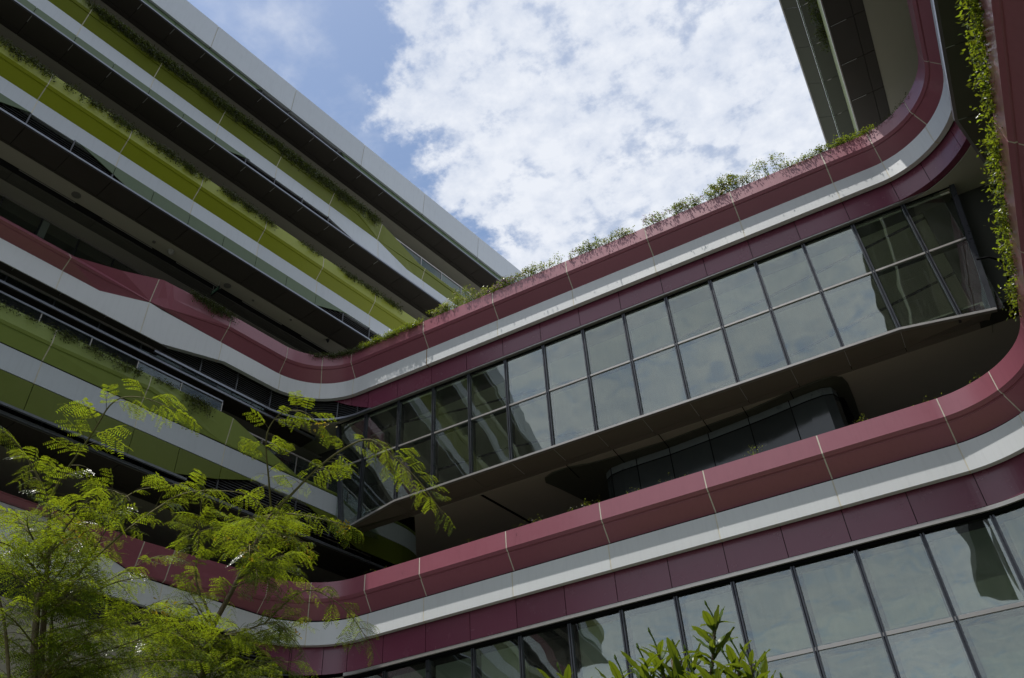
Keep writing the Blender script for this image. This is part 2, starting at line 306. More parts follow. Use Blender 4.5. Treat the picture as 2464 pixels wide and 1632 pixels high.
# ---------------------------------------------------------------- facade builders
GAP = 0.017
def spans(joints, t0, t1):
    js = [t0] + [j for j in joints if t0 + 0.05 < j < t1 - 0.05] + [t1]; return list(zip(js[:-1], js[1:]))
def band(wall, path, t0, t1, joints, z0, mcol, kfs=None, rusty=(), white=True, seal=True):
    """planter parapet: lip, upper face, nose with a shadow groove, undercut face, white band below; wall is the part that carries the panels"""
    D = {'top': (0.64, z0 + 1.85), 'nose': (0.64, z0 + 1.33), 'pb': (0.24, z0 + 0.80), 'wt': (0.38, z0 + 0.72), 'wb': (0.38, z0)}
    D.update(kfs or {}); path.brk = sorted({k[0] for v in D.values() if isinstance(v, list) for k in v})
    g = lambda n: (lambda t: kf(D[n], t))
    def sh(n, do, dz): return lambda t: (kf(D[n], t)[0] + do, kf(D[n], t)[1] + dz)
    def k(t): return max(0.0, min(1.0, (kf(D['nose'], t)[1] - kf(D['pb'], t)[1]) / 0.53))
    def along(a, dz):
        def fn(t):
            n, p = kf(D['nose'], t), kf(D['pb'], t); u = a * k(t); return (n[0] + (p[0] - n[0]) * a * 1.0, n[1] + (p[1] - n[1]) * a + dz * k(t))
        return fn
    def gro(t): n, p = kf(D['nose'], t), kf(D['pb'], t); a = 0.165; return (n[0] + (p[0] - n[0]) * a - 0.035 * k(t), n[1] + (p[1] - n[1]) * a)
    def gro2(t): n, p = kf(D['nose'], t), kf(D['pb'], t); a = 0.215; return (n[0] + (p[0] - n[0]) * a - 0.03 * k(t), n[1] + (p[1] - n[1]) * a)
    if 'mid' not in D: D['mid'] = lambda t: tuple(.5 * (p + q) for p, q in zip(kf(D['top'], t), kf(D['nose'], t)))
    colp = [sh('top', -0.20, -0.015), g('top'), g('mid'), g('nose'), along(0.16, 0.0), gro, gro2, along(0.25, 0.0), g('pb')]
    whp = [sh('wt', -0.10, 0.0), g('wt'), g('wb'), sh('wb', -0.17, 0.0)]
    def back(dz_top): return [sh('top', -0.26, -0.12), lambda t: (kf(D['nose'], t)[0] - 0.26, kf(D['nose'], t)[1] - 0.05), sh('pb', -0.12, 0), lambda t: (kf(D['wt'], t)[0] - 0.16, kf(D['wt'], t)[1]), sh('wb', -0.16, 0.05), sh('wb', -0.5, 0.05)]
    for a, b in spans(joints, t0, t1):
        c0 = MB(); loft(c0, path, a + GAP, b - GAP, colp, 0.03); c0.obj('fascia_panel', mcol, wall)
        if white: w = MB(); loft(w, path, a + GAP, b - GAP, whp, 0.03); w.obj('fascia_panel', white if white is not True else M['white'], wall)
    if seal:
        for i, j in enumerate(q for q in joints if t0 + 0.05 < q < t1 - 0.05):
            for pp, dd in ((colp[1:], 0.006), (whp, 0.006)):
                if pp is whp and not white: continue
                ins = [(lambda t, q=q_: (kf(q, t)[0] - dd, kf(q, t)[1])) for q_ in pp]
                strip('joint_sealant', M['rust'] if (pp is whp and i in rusty) else M['sealant'], wall, path, j - GAP - 0.006, j + GAP + 0.006, ins, 0.02)
    bk = back(0); path_b = MB(); loft(path_b, path, t0 + 0.01, t1 - 0.01, bk, 0.02); path_b.obj('waterproof_lining', M['back'], wall)
    s = MB(); loft(s, path, t0 + 0.01, t1 - 0.01, [sh('top', -0.9, -0.16), sh('top', -0.27, -0.16)][::-1], 0.03); s.obj('planter_soil', M['soil'], wall)
    path.brk = []
def wallpart(name, path, t0, t1, lo, hi, off0, off1, m, parent):
    """solid carcass between two offsets and two heights"""
    mb = MB(); ts = stations(path, t0, t1, [])
    for a, b in zip(ts[:-1], ts[1:]):
        mb.hexa([path.at(a, off0, lo), path.at(b, off0, lo), path.at(b, off1, lo), path.at(a, off1, lo), path.at(a, off0, hi), path.at(b, off0, hi), path.at(b, off1, hi), path.at(a, off1, hi)])
    return mb.obj(name, m, parent)
def spandrel(part, path, t0, t1, joints, off, zt, zb, m, name='spandrel_panel', off_b=None, gap=0.009):
    """zb: number or table [(t, z), ...]; panels end at that lower line"""
    tab = zb if isinstance(zb, list) else [(t0, zb), (t1, zb)]; ob = off if off_b is None else off_b
    T = [(t, ob, z) for t, z in tab]
    for a, b in spans(joints, t0, t1):
        P = lambda t: (kf(T, t)[0], min(zt - 0.004, kf(T, t)[1]))
        path.brk = [q[0] for q in T]
        if max(zt - kf(T, a + (b - a) * i / 12)[1] for i in range(13)) < 0.03: path.brk = []; continue
        mb = MB(); loft(mb, path, a + gap, b - gap, [(off, zt), P], 0.03); mb.obj(name, m, part); path.brk = []
def louvres(part, path, t0, t1, joints, off, z0, zfn, ztop, n, posts=True):
    """blades from z0 up; a blade is there only where the panel edge zfn(t) is above it"""
    pitch = (ztop - z0) / n
    for a, b in spans(joints, t0, t1):
        if posts and kf([(q[0], 0, q[1]) for q in zfn], a)[1] - z0 > 0.12:
            strip('louvre_post', M['louvre'], part, path, a - 0.02, a + 0.02, [(off + 0.03, kf([(q[0], 0, q[1]) for q in zfn], a)[1]), (off + 0.03, z0)], 0.05)
        for k in range(n):
            z = z0 + (k + 0.35) * pitch; ok = [a + (b - a) * i / 24 for i in range(25) if kf([(q[0], 0, q[1]) for q in zfn], a + (b - a) * i / 24)[1] > z + 0.02]
            if len(ok) < 2: continue
            x0, x1 = ok[0] + (0.02 if ok[0] == a else 0), ok[-1] - (0.02 if ok[-1] == b else 0)
            mb = MB(); loft(mb, path, x0, x1, [(off - 0.045, z + 0.055), (off, z)], 0.012); mb.obj('louvre_blade', M['louvre'], part)
def soffit(part, path, t0, t1, joints, o1, o2, z, m, name='soffit_panel', gap=0.008, z2=None, dense=None):
    for a, b in spans(joints, t0, t1):
        mb = MB(); loft(mb, path, a + gap, b - gap, [(o1, z), (o2, z if z2 is None else z2)], 0.03, dense); mb.obj(name, m, part)
def rng_(a, b, st): 
    out = []; x = a
    while x < b - 1e-6: out.append(round(x, 4)); x += st
    return out
def glazing(part, path, xs, zs, off, m_glass, mull=0.06, proud=0.05, blinds=None, mh=0.07, bottoms=None, name='window_pane', ends=True, topframe=None, inner=None):
    """panes between the verticals xs and the levels zs; a mullion at each x, a transom at each z"""
    for i, (a, b) in enumerate(zip(xs[:-1], xs[1:])):
        for j, (z0, z1) in enumerate(zip(zs[:-1], zs[1:])):
            zb = (lambda t, z0=z0: z0) if not (bottoms and j == 0) else bottoms
            mb = MB(); g = 0.012
            loft(mb, path, a + g, b - g, [(off, z1 - 0.02), (lambda t, zb=zb: (off, zb(t) + 0.02))], 0.012); mb.obj(name, m_glass, part)
            if blinds and blinds(i, j):
                mb = MB(); loft(mb, path, a + 0.15, b - 0.10, [(off - 0.16, z1 - 0.16), (lambda t, zb=zb: (off - 0.16, zb(t) + 0.05))], 0.01); mb.obj('roller_blind', M['blind'], part)
    for i, x in enumerate(xs):
        if not ends and i in (0, len(xs) - 1): continue
        z0 = zs[0] if not bottoms else bottoms(x)
        if inner: mb = MB(); loft(mb, path, x - inner, x + inner, [(off - .06, zs[-1]), (off - .06, z0)], 0.16); mb.obj('inner_frame', M['mullion'], part)
        for d in (-mull * 0.5, mull * 0.12):           # two slim fins with a gap: reads as a double line
            mb = MB(); loft(mb, path, x + d, x + d + mull * 0.38, [(off + proud, zs[-1]), (off + proud, z0)], proud + 0.05); mb.obj('mullion', M['mullion'], part)
    for j, z in enumerate(zs):
        if bottoms and j == 0: continue
        if topframe is not None and j == len(zs) - 1: continue
        strip('transom', M['sill'], part, path, xs[0], xs[-1], [(off + 0.035, z + mh * 0.5), (off + 0.035, z - mh * 0.5)], 0.05)
        if inner: strip('inner_frame', M['mullion'], part, path, xs[0], xs[-1], [(off - .05, z + mh * 1.1), (off - .05, z - mh * 0.8)], 0.14)
def flat_part(name, m, parent, lo, hi):
    mb = MB(); mb.box(lo, hi); return mb.obj(name, m, parent)
def disc(mb, c, r, h, seg=20):
    mb.prism([(c[0] + r * math.cos(2 * math.pi * k / seg), c[1] + r * math.sin(2 * math.pi * k / seg)) for k in range(seg)], c[2] - h, c[2])

# ================================================================ GROUND (structure)
mg = MB(); mg.quad((-1500, -1500, 0), (1500, -1500, 0), (1500, 1500, 0), (-1500, 1500, 0)); g_ = mg.obj('ground', mat('pale_paving', (0.11, 0.11, 0.105), 0.9, 0.2, var=0.2, nscale=0.3)); g_['kind'] = 'structure'
ml = MB(); ml.quad((-12, -6, 0.004), (1.5, -6, 0.004), (1.5, 15, 0.004), (-12, 15, 0.004)); l_ = ml.obj('lawn', mat('short_grass', (0.07, 0.10, 0.03), 0.95, 0.1, var=0.4, nscale=3, bump=0.6)); l_['kind'] = 'structure'

# ================================================================ LEFT WING (green bands)
LW = thing('office_building', 'long left wing with green and white planter bands and a pale roof edge', 'building', (-22, 10, 0))
LW.location = (0, 0, 0)
S0, S1 = -42.0, 24.0
A22 = lineA(0.22); A0 = lineA(0.0)
J6 = rng_(0.74 - 2.88 * 14, 24, 2.88); J5 = rng_(0.62 - 2.88 * 14, 24, 2.88); J3 = rng_(0.78 - 2.93 * 14, 5, 2.93)
H6 = rng_(0.74 - 1.44 * 28, 24, 1.44); H5 = rng_(0.62 - 1.44 * 28, 24, 1.44); H3 = rng_(0.78 - 1.465 * 28, 8, 1.465)
# -- core: back wall, slabs
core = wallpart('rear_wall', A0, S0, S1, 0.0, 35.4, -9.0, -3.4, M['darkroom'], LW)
wallpart('corridor_wall', A0, S0, S1, 24.05, 33.6, -3.38, -2.45, M['wall'], LW)
def slab(z0, z1, o, s1=S1, name='floor_slab', m=None): return wallpart(name, A0, S0, s1, z0, z1, -3.4, o, m or M['back'], LW)
slab(24.06, 25.2, 0.3); slab(29.06, 29.8, 0.3); slab(33.76, 34.5, 0.3); slab(19.70, 21.3, -1.5, 4.5); slab(14.92, 15.9, -0.2, 3.6); slab(10.1, 11.3, 0.5, -1.0)
wallpart('roof_slab', A0, S0, S1, 35.0, 35.5, -9.0, 0.45, M['concrete'], LW)
# -- roof edge: tall white fascia with a faint fold, sage spandrel under it
rf = wallpart('roof_parapet', A22, S0, S1, 34.4, 35.7, 0.0, 0.45, M['back'], LW)
JR = rng_(-2.1 - 4.22 * 9, 24, 4.22)
for a, b in spans(JR, S0, S1):
    strip('fascia_panel', M['shaded_white'], rf, A22, a + GAP, b - GAP, [(0.35, 35.84), (0.64, 35.84), (0.57, 35.05), (0.52, 34.32), (0.30, 34.32)], 0.03)
for j in JR[1:-1]:
    strip('joint_sealant', M['sealant'], rf, A22, j - 0.03, j + 0.03, [(0.62, 35.83), (0.55, 35.05), (0.50, 34.34)], 0.02)
rs = wallpart('roof_spandrel', A22, S0, S1, 33.76, 34.38, 0.0, 0.28, M['black'], LW)
ZR = [(S0, 33.77), (-4.4, 33.77), (-3.5, 34.38), (0.9, 34.38), (1.6, 33.77), (S1, 33.77)]
spandrel(rs, A22, S0, S1, H6, 0.42, 34.34, ZR, M['sage'])
louvres(rs, A22, -4.6, 1.8, H6, 0.38, 33.78, ZR, 34.38, 5)
# -- level 6
p6 = wallpart('planter_wall', A22, S0, S1, 29.75, 30.4, -0.1, 0.12, M['back'], LW)
K6 = {'wb': [(-60, .38, 29.6), (0.74, .38, 29.6), (3.06, .50, 28.95), (60, .50, 28.95)],
      'wt': [(-60, .38, 30.35), (3.64, .38, 30.36), (5.41, .50, 29.68), (60, .50, 29.72)],
      'pb': [(-60, .24, 30.42), (3.64, .34, 30.42), (5.41, .36, 29.72), (60, .36, 29.76)],
      'nose': [(-60, .62, 31.05), (0.9, .62, 31.05), (2.25, .60, 30.93), (3.7, .36, 30.46), (4.0, .40, 30.44), (6.1, .62, 30.44), (60, .62, 30.42)],
      'top': [(-60, .62, 31.45), (2.6, .62, 31.40), (3.64, .62, 31.28), (4.2, .62, 31.12), (6.1, .62, 30.47), (60, .62, 30.45)]}
band(p6, A22, S0, S1, J6, 29.6, M['olive'], K6, white=M['shaded_white'])
s6 = wallpart('spandrel_wall', A22, S0, 3.0, 29.06, 29.6, -0.1, 0.28, M['black'], LW)
Z6 = [(S0, 29.02), (-5.0, 29.02), (-3.45, 29.62), (0.75, 29.62), (3.1, 28.95)]
spandrel(s6, A22, S0, -3.4, H6, 0.42, 29.60, Z6, M['sage'])
louvres(s6, A22, -5.2, 2.9, H6, 0.38, 28.98, Z6, 29.6, 6)
# -- level 5
p5 = wallpart('planter_wall', A22, S0, S1, 25.05, 25.7, -0.1, 0.12, M['back'], LW)
band(p5, A22, S0, S1, J5, 24.9, M['lime'], {'nose': (0.64, 26.27), 'top': (0.64, 26.82)}, white=M['shaded_white'])
s5 = wallpart('spandrel_wall', A22, S0, S1, 24.06, 24.95, -0.1, 0.26, M['black'], LW)
Z5 = [(S0, 24.95), (-13.2, 24.05), (-12.9, 24.25), (-11.8, 24.55), (-10.8, 24.93), (-9.27, 24.93), (-6.8, 24.1), (0.0, 24.1), (2.3, 24.93), (S1, 24.93)]
spandrel(s5, A22, S0, S1, H5, 0.42, 24.90, Z5, M['sage'], off_b=0.42)
louvres(s5, A22, -13.2, -6.6, H5, 0.38, 24.06, Z5, 24.9, 9); louvres(s5, A22, -0.2, 9.0, H5, 0.38, 24.06, Z5, 24.9, 9)
# -- soffits under the three top levels: dark panels outside, then plaster
for zf, H, edge in ((33.70, H6, 0.80), (28.93, H6, 0.80), (24.0, H5, 0.86)):
    trim = strip('edge_trim', M['metal'], LW, A0, S0, S1, [(edge + 0.03, zf + 0.07), (edge + 0.03, zf), (edge - 0.04, zf)], 0.02)
    sp = wallpart('soffit_frame', A0, S0, S1, zf + 0.04, zf + 0.07, -0.5, edge - 0.06, M['black'], LW)
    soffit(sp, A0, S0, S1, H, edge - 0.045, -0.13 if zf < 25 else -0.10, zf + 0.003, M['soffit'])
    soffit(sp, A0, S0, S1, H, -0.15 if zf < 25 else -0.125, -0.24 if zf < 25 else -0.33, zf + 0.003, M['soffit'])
    if zf > 25:
        soffit(sp, A0, S0, S1, [], -0.33, -2.5, zf + 0.01, M['ceiling'], 'plaster_ceiling')
        for j in H[::1]:
            if -13 < j < 4: strip('gap_light_strip', M['white'], sp, A0, j - 0.006, j + 0.006, [(edge - 0.06, zf - 0.001), (edge - 0.40, zf - 0.001)], 0.004)  # pale strips painted in for light coming through the panel joints
z = 24.0
cp = wallpart('ceiling_frame', A0, S0, S1, z + 0.20, z + 0.22, -2.4, -0.2, M['black'], LW)
soffit(cp, A0, S0, S1, [], -0.24, -0.90, z + 0.012, M['ceiling'], 'plaster_ceiling')
for a in rng_(-16.0, 12, 2.88):                          # linear light trough: dark slot with pale trim strips
    strip('trough_trim', M['lamp'], cp, A0, a, a + 1.9, [(-0.93, z + 0.0), (-0.955, z)], 0.02)
for k in range(7): soffit(cp, A0, S0, S1, rng_(S0, S1, 2.88), -1.22 - k * 0.072, -1.22 - k * 0.072 - 0.066, z + 0.014 + 0.004 * (k % 2), M['slat'], 'ceiling_slat', dense=None)
soffit(cp, A0, S0, S1, [], -1.73, -2.30, z + 0.012, M['ceiling'], 'plaster_ceiling')
# -- level 4 window wall behind the rose planter (left end of the picture)
w4 = wallpart('window_wall', A0, S0, 4.0, 21.2, 24.1, -2.45, -2.42, M['darkroom'], LW)
glazing(w4, A0, rng_(-8.72 - 1.31 * 20, 3.9, 1.31), [21.3, 23.97], -2.32, M['glass'], mull=0.05, proud=0.03)
# -- level 3 parapet: ends in a rounded return behind the glass bay
r3 = 2.4; s_t = 5.4; c3 = PA(s_t, 0.45 - r3)
rows = [(-60.0, *PA(-60, .45), *AN), (s_t, *PA(s_t, .45), *AN)]
a0 = math.atan2(AN[1], AN[0])
for i in range(1, 31):
    a = a0 + math.radians(120) * i / 30; rows.append((s_t + r3 * math.radians(120) * i / 30, c3[0] + r3 * math.cos(a), c3[1] + r3 * math.sin(a), math.cos(a), math.sin(a)))
A3 = Path(rows); E3 = rows[-1][0]
p3 = wallpart('planter_wall', A3, S0, E3, 15.75, 16.3, -0.1, 0.12, M['back'], LW)
K3 = {'wb': (0.42, 15.64), 'wt': (0.42, 16.36), 'pb': [(-60, .28, 16.43), (-2.5, .40, 16.42), (60, .40, 16.40)],
      'nose': [(-60, .62, 16.90), (-8.0, .62, 16.92), (-4.95, .60, 17.04), (-3.85, .54, 16.82), (-2.4, .42, 16.46), (60, .41, 16.43)],
      'top': [(-60, .60, 17.40), (-4.96, .60, 17.40), (-2.17, .58, 17.34), (0.62, .44, 16.47), (60, .43, 16.46)]}
band(p3, A3, S0, E3, [j for j in J3 if j < 4] + [3.7, 6.4, 8.2], 15.64, mat('pale_lime_painted_panel', (0.25, 0.32, 0.08), 0.40, 0.35, coat=0.10, streak=0.05), K3, white=M['shaded_white'])
s3 = wallpart('spandrel_wall', A3, S0, E3, 14.85, 15.6, -0.1, 0.26, M['black'], LW)
Z3 = [(S0, 14.72), (-3.7, 14.72), (-2.26, 15.12), (-1.0, 15.60), (1.1, 15.60), (3.5, 14.78), (E3, 14.76)]
spandrel(s3, A3, S0, E3, [h for h in H3 if h < 5] + rng_(5.6, 10, 1.1), 0.44, 15.60, Z3, M['moss'])
louvres(s3, A3, -3.9, 3.6, H3, 0.38, 14.80, Z3, 15.6, 9)
strip('edge_trim', M['metal'], LW, A3, S0, -3.2, [(0.49, 14.72), (0.49, 14.65), (0.42, 14.65)], 0.02)
# glass strip and dark soffit below level 3
w3 = strip('window_frame', M['metal'], LW, A0, S0, 5.6, [(0.72, 14.62), (0.72, 14.53), (0.64, 14.53)], 0.02)
glazing(w3, A0, rng_(-3.0 - 1.465 * 26, 5.5, 1.465), [14.57, 14.86], 0.62, M['glass_dark'], mull=0.05, proud=0.01)
sp = wallpart('soffit_frame', A0, S0, 5.6, 14.60, 14.63, -0.9, 0.62, M['black'], LW)
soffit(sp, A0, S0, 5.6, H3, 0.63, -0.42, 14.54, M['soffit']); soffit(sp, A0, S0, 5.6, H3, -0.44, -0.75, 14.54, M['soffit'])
soffit(sp, A0, S0, 5.6, [], -0.75, -3.4, 14.56, M['ceiling'], 'plaster_ceiling')
# level 3 balustrades: a long glass one behind the creepers, a short one past the drop of the parapet
def balustrade(label, s0, s1, off, zt, zb, posts, rm='sill'):
    t = thing('balustrade', label, 'railing')
    rail = strip('handrail', M[rm], t, A0, s0, s1, [(off + .03, zt + .03), (off + .03, zt - .03)], .06)
    for a, b in zip(posts[:-1], posts[1:]): strip('glass_panel', M['glass_rail'], t, A0, a + .02, b - .02, [(off, zt - .04), (off, zb)], .012)
    for p in posts: strip('post', M['sill'], t, A0, p - .015, p + .015, [(off + .02, zt - .03), (off + .02, zb)], .04)
balustrade('glass balustrade with a bluish handrail behind the pale green planter left of the feathery trees', -13.0, -2.4, 0.60, 18.06, 16.6, rng_(-12.9, -2.2, 1.5), 'metal')
balustrade('clear glass balustrade where the pale green parapet slopes down beside the glass bay', -1.9, 4.4, 0.45, 17.5, 16.2, [-1.9, -0.62, 0.85, 2.3, 3.7, 4.4])
balustrade('clear glass balustrade on the second highest level where the olive band drops', 4.2, 16.0, 0.68, 31.20, 30.42, rng_(4.93, 16.1, 1.43))
# -- shallow glazed bay under level 4
bay = strip('bay_frame', M['metal'], LW, A0, S0, 2.25, [(-0.47, 19.31), (-0.47, 19.23), (-0.53, 19.23)], 0.02)
glazing(bay, A0, rng_(-2.1 - 1.45 * 27, 1.6, 1.45) + [2.2], [19.26, 19.62], -0.52, M['glass_dark'], mull=0.05, proud=0.01)
soffit(bay, A0, S0, -4.3, rng_(-2.1 - 1.45 * 27, 1.5, 1.45), -0.20, -0.50, 19.66, M['soffit'])
soffit(bay, A0, S0, 2.2, rng_(-2.1 - 1.45 * 27, 1.5, 1.45), -0.54, -1.30, 19.24, M['soffit'])
wallpart('bay_interior', A0, S0, 1.5, 19.30, 19.66, -2.3, -2.0, M['darkroom'], LW)
# level 3 rooms behind: dark window wall
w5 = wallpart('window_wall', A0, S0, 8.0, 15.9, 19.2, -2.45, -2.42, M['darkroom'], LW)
glazing(w5, A0, rng_(-40, 8, 1.465), [16.0, 19.2], -2.3, M['glass_dark'], mull=0.05, proud=0.03)
soffit(w5, A0, S0, 8.0, [], -1.30, -2.4, 19.26, M['ceiling'], 'plaster_ceiling')
# lower storeys
wallpart('lower_wall', A0, S0, -2.2, 0.0, 10.05, -0.8, 0.85, M['beige'], LW)

# ================================================================ REAR WING with the two rose rings
RW = thing('office_building', 'rear wing with two curving rose and white bands and long rows of glazing', 'building')
R4 = ring(-0.55, 5.15); R2 = ring(0.25, 4.0)
bX4 = lambda x: R4.tB + x; bX2 = lambda x: R2.tB + x
J4 = [-8.1 - 2.88 * k for k in range(11, 0, -1)] + [-8.1, -5.3, -2.45, R4.near(-18.55, 17.85), R4.near(-17.95, 19.25), R4.near(-16.72, 19.85)] + [bX4(x) for x in (-13.4, -10.45, -7.52, -4.57, -1.62, 1.3)] + \
     [R4.near(2.8, 19.95), R4.near(4.35, 19.2), R4.near(5.1, 17.2)] + [R4.tC - y for y in rng_(-8, 15.2, 2.9)][::-1]
J4 = sorted(J4); T4a, T4b = S0, R4.tC + 8

K4 = {'top': [(-60, .24, 21.32), (-7.9, .24, 21.32), (-6.5, .52, 21.52), (-5.15, .62, 21.98), (-2.4, .64, 22.12), (99, .64, 22.12)],
      'mid': [(-60, .245, 21.315), (-7.9, .245, 21.315), (-5.28, .41, 21.06), (-5.1, .45, 21.30), (-4.6, .55, 21.5), (-2.4, .64, 21.86), (99, .64, 21.86)],
      'nose': [(-60, .64, 20.86), (-7.9, .64, 20.86), (-5.28, .40, 21.03), (-4.8, .45, 21.06), (-2.42, .64, 21.60), (99, .64, 21.60)],
      'pb': [(-60, .26, 20.50), (-6.9, .26, 20.50), (-5.28, .385, 21.02), (-4.8, .36, 21.03), (-2.4, .24, 21.06), (99, .24, 21.06)],
      'wt': [(-60, .38, 20.44), (-6.9, .38, 20.44), (-5.28, .39, 21.00), (-4.8, .38, 20.97), (99, .38, 20.97)],
      'wb': [(-60, .38, 19.75), (-4.55, .38, 19.68), (-2.2, .38, 20.27), (99, .38, 20.25)]}
p4 = wallpart('planter_wall', R4, -2.0, T4b, 20.4, 21.0, -0.1, 0.12, M['back'], RW)
band(p4, R4, T4a, T4b, J4, 20.25, M['pink'], K4, rusty=(len([j for j in J4 if j < bX4(-13.3)]) - 1,))
wallpart('roof_slab', lineB(), -16.5, 3.0, 20.3, 21.7, -30, -0.3, M['concrete'], RW)
wallpart('corner_slab', R4, -2.4, T4b, 20.3, 21.6, -2.5, -0.05, M['back'], RW)
# spandrels and louvres under level 4
s4 = wallpart('spandrel_wall', R4, -4.6, T4b, 19.5, 20.3, -0.12, 0.02, M['black'], RW)
t165, t16 = R4.near(-18.15, 19.1), bX4(-15.95)
Z4 = [(-60, 20.3), (R4.near(-17.6, 19.75), 20.3), (t16, 19.5), (99, 19.5)]
H4 = sorted([R4.near(-16.9, 20), bX4(-16.1)] + [bX4(1.32 - 1.465 * k) for k in range(0, 12)] + [bX4(2.75), R4.near(3.75, 19.8), R4.near(4.75, 18.9), R4.near(5.15, 17.3)] + [R4.tC - 16 + 1.45 * k for k in range(17)])
spandrel(s4, R4, R4.near(-17.6, 19.75), T4b, H4, 0.16, 20.30, Z4, M['plum'])
louvres(s4, R4, -4.4, t16, [-2.9, -1.45, 0.0, R4.near(-18.2, 18.9), R4.near(-17.4, 19.7), R4.near(-16.6, 20.0)], 0.12, 19.52, Z4, 20.25, 9)
strip('closing_strip', M['plum'], s4, R4, t16, T4b, [(0.16, 19.495), (-0.05, 19.495)], 0.01)
strip('edge_trim', M['metal'], RW, R4, -4.6, t16, [(0.20, 19.50), (0.20, 19.42), (0.12, 19.42)], 0.02)
# ceiling tucked under level 4 either side of the bay, and walls of the open storey
wallpart('upper_ceiling', lineB(), -24.0, -16.6, 19.46, 19.50, -9.0, -0.06, M['ceiling'], RW)
wallpart('upper_ceiling', lineB(), 3.0, 14.0, 19.46, 19.50, -9.0, -0.06, M['ceiling'], RW)
wallpart('upper_ceiling', R4, R4.near(3.0, 20), R4.tC - 4, 19.44, 19.458, -4.0, -0.03, M['ceiling'], RW)
wallpart('upper_ceiling', R4, -4.0, R4.near(-16.6, 20), 19.44, 19.458, -3.0, -0.03, M['ceiling'], RW)
wallpart('storey_wall', lineB(), -24.0, -16.2, 17.3, 19.45, -1.4, -1.2, M['dark_wall'], RW)
wallpart('storey_wall', lineB(), -24.0, -16.6, 15.4, 19.45, -7.4, -7.2, M['dark_wall'], RW)
wallpart('storey_wall', lineB(), 3.2, 14.0, 15.35, 19.45, -0.62, -0.45, M['dark_wall'], RW)
wallpart('rear_wall', lineB(), -24, 14, 0.0, 20.4, -12.2, -12.0, M['wall'], RW)
# -- projecting glass bay
PB = lineB(); PB.brk = [-14.8, 1.32]
BX = [-17.3] + [1.32 - 1.465 * k for k in range(12, -1, -1)] + [2.75, 3.75]
def bbot(x):
    if x < -14.8: return 15.36 - (-14.8 - x) * 0.21
    if x > 1.32: return 15.38 - (x - 1.32) * 0.17
    return 15.36
gb = wallpart('glass_bay', PB, -17.2, 3.6, 19.40, 19.47, -1.0, -0.06, M['back'], RW)
glazing(gb, PB, BX, [15.36, 17.50, 19.42], 0.0, M['glass'], bottoms=bbot, ends=False, topframe=1, mull=0.10, proud=0.06, inner=0.07, mh=0.06)
# the room behind: pale ceiling with a dark slot and a light trough that run slightly askew to the glass
rc_ = wallpart('room_ceiling', lineB(), -17.2, 4.0, 19.34, 19.40, -11.0, -0.10, M['room_ceiling'], RW)
for y0, y1, w, nm in ((21.62, 20.55, .10, 'ceiling_slot'), (22.1, 20.9, 0, ''), (25.0, 23.6, .12, 'light_trough')):
    if not w: continue
    mb = MB(); x0, x1 = (-9.0, 4.0); k = (y1 - y0) / 5.7
    for xa, ya, xb, yb in ((-1.7, y0, 4.0, y1), (-7.5, y0 + .75, -1.7, y0), (-13.0, y0 - .1 if nm == 'ceiling_slot' else y0 - .3, -7.5, y0 + .75), (-17.0, y0 - .95 if nm == 'ceiling_slot' else y0 - .5, -13.0, y0 - .1 if nm == 'ceiling_slot' else y0 - .3)):
        mb.hexa([(xa, ya, 19.325), (xb, yb, 19.325), (xb, yb + w, 19.325), (xa, ya + w, 19.325), (xa, ya, 19.338), (xb, yb, 19.338), (xb, yb + w, 19.338), (xa, ya + w, 19.338)])
    mb.obj(nm, M['black'], rc_)
mb = MB(); mb.quad((-17, 20.12, 19.332), (4, 20.12, 19.332), (4, 20.5, 19.332), (-17, 21.1, 19.332)); mb.obj('bulkhead_panel', M['slat'], rc_)
strip('head_frame', M['sill'], gb, PB, -17.5, 4.1, [(0.15, 19.52), (0.15, 19.45)], 0.14)
strip('head_gasket', M['black'], gb, PB, -17.5, 4.1, [(0.03, 19.435), (0.03, 19.40)], 0.03)
strip('sill_frame', M['sill'], gb, PB, -17.0, 3.55, [(lambda t: (0.10, bbot(t) + 0.035)), (lambda t: (0.10, bbot(t) - 0.035))], 0.12)
for x0, x1, nm in ((-17.55, -16.98, 'l'), (4.1, 3.5, 'r')):                 # raking end posts
    mb = MB(); zb = bbot(x1); y0, y1 = 19.93, 20.08
    mb.hexa([(x1 - .07, y0, zb), (x1 + .07, y0, zb), (x1 + .07, y1, zb), (x1 - .07, y1, zb), (x0 - .07, y0, 19.44), (x0 + .07, y0, 19.44), (x0 + .07, y1, 19.44), (x0 - .07, y1, 19.44)]); mb.obj('corner_post', M['mullion'], gb)
for x0, x1, i0 in ((-17.5, -16.93, -17.3), (4.05, 3.45, 3.75)):              # glass slivers between the last mullion and the raking post
    mb = MB(); a = -17.3 if x0 < 0 else 3.75
    # returns of the bay at both ends
    mb.hexa([(x1, 20.08, bbot(x1) + .05), (x1 + .02, 20.08, bbot(x1) + .05), (x1 + .02, 22.2, 15.5), (x1, 22.2, 15.5), (x0, 20.08, 19.42), (x0 + .02, 20.08, 19.42), (x0 + .02, 22.2, 19.42), (x0, 22.2, 19.42)]); mb.obj('window_pane', M['glass'], gb)
mb = MB(); mb.quad((3.75, 19.995, bbot(3.75)), (3.5, 19.995, bbot(3.5)), (4.05, 19.995, 19.4), (3.75, 19.995, 19.4))
wallpart('bay_back_wall', lineB(), -16.8, 3.4, 15.45, 19.34, -11.2, -11.0, M['beige'], RW)
bf = MB(); bf.prism([(-16.6, 20.22), (3.4, 20.22), (3.4, 31), (-20.8, 31), (-16.7, 24.04), (-14.9, 21.3)], 15.42, 15.55); bf.obj('bay_floor', M['ceiling'], RW)
bs = wallpart('bay_soffit', PB, -16.8, 3.3, 15.40, 15.42, -1.13, -0.1, M['black'], RW)
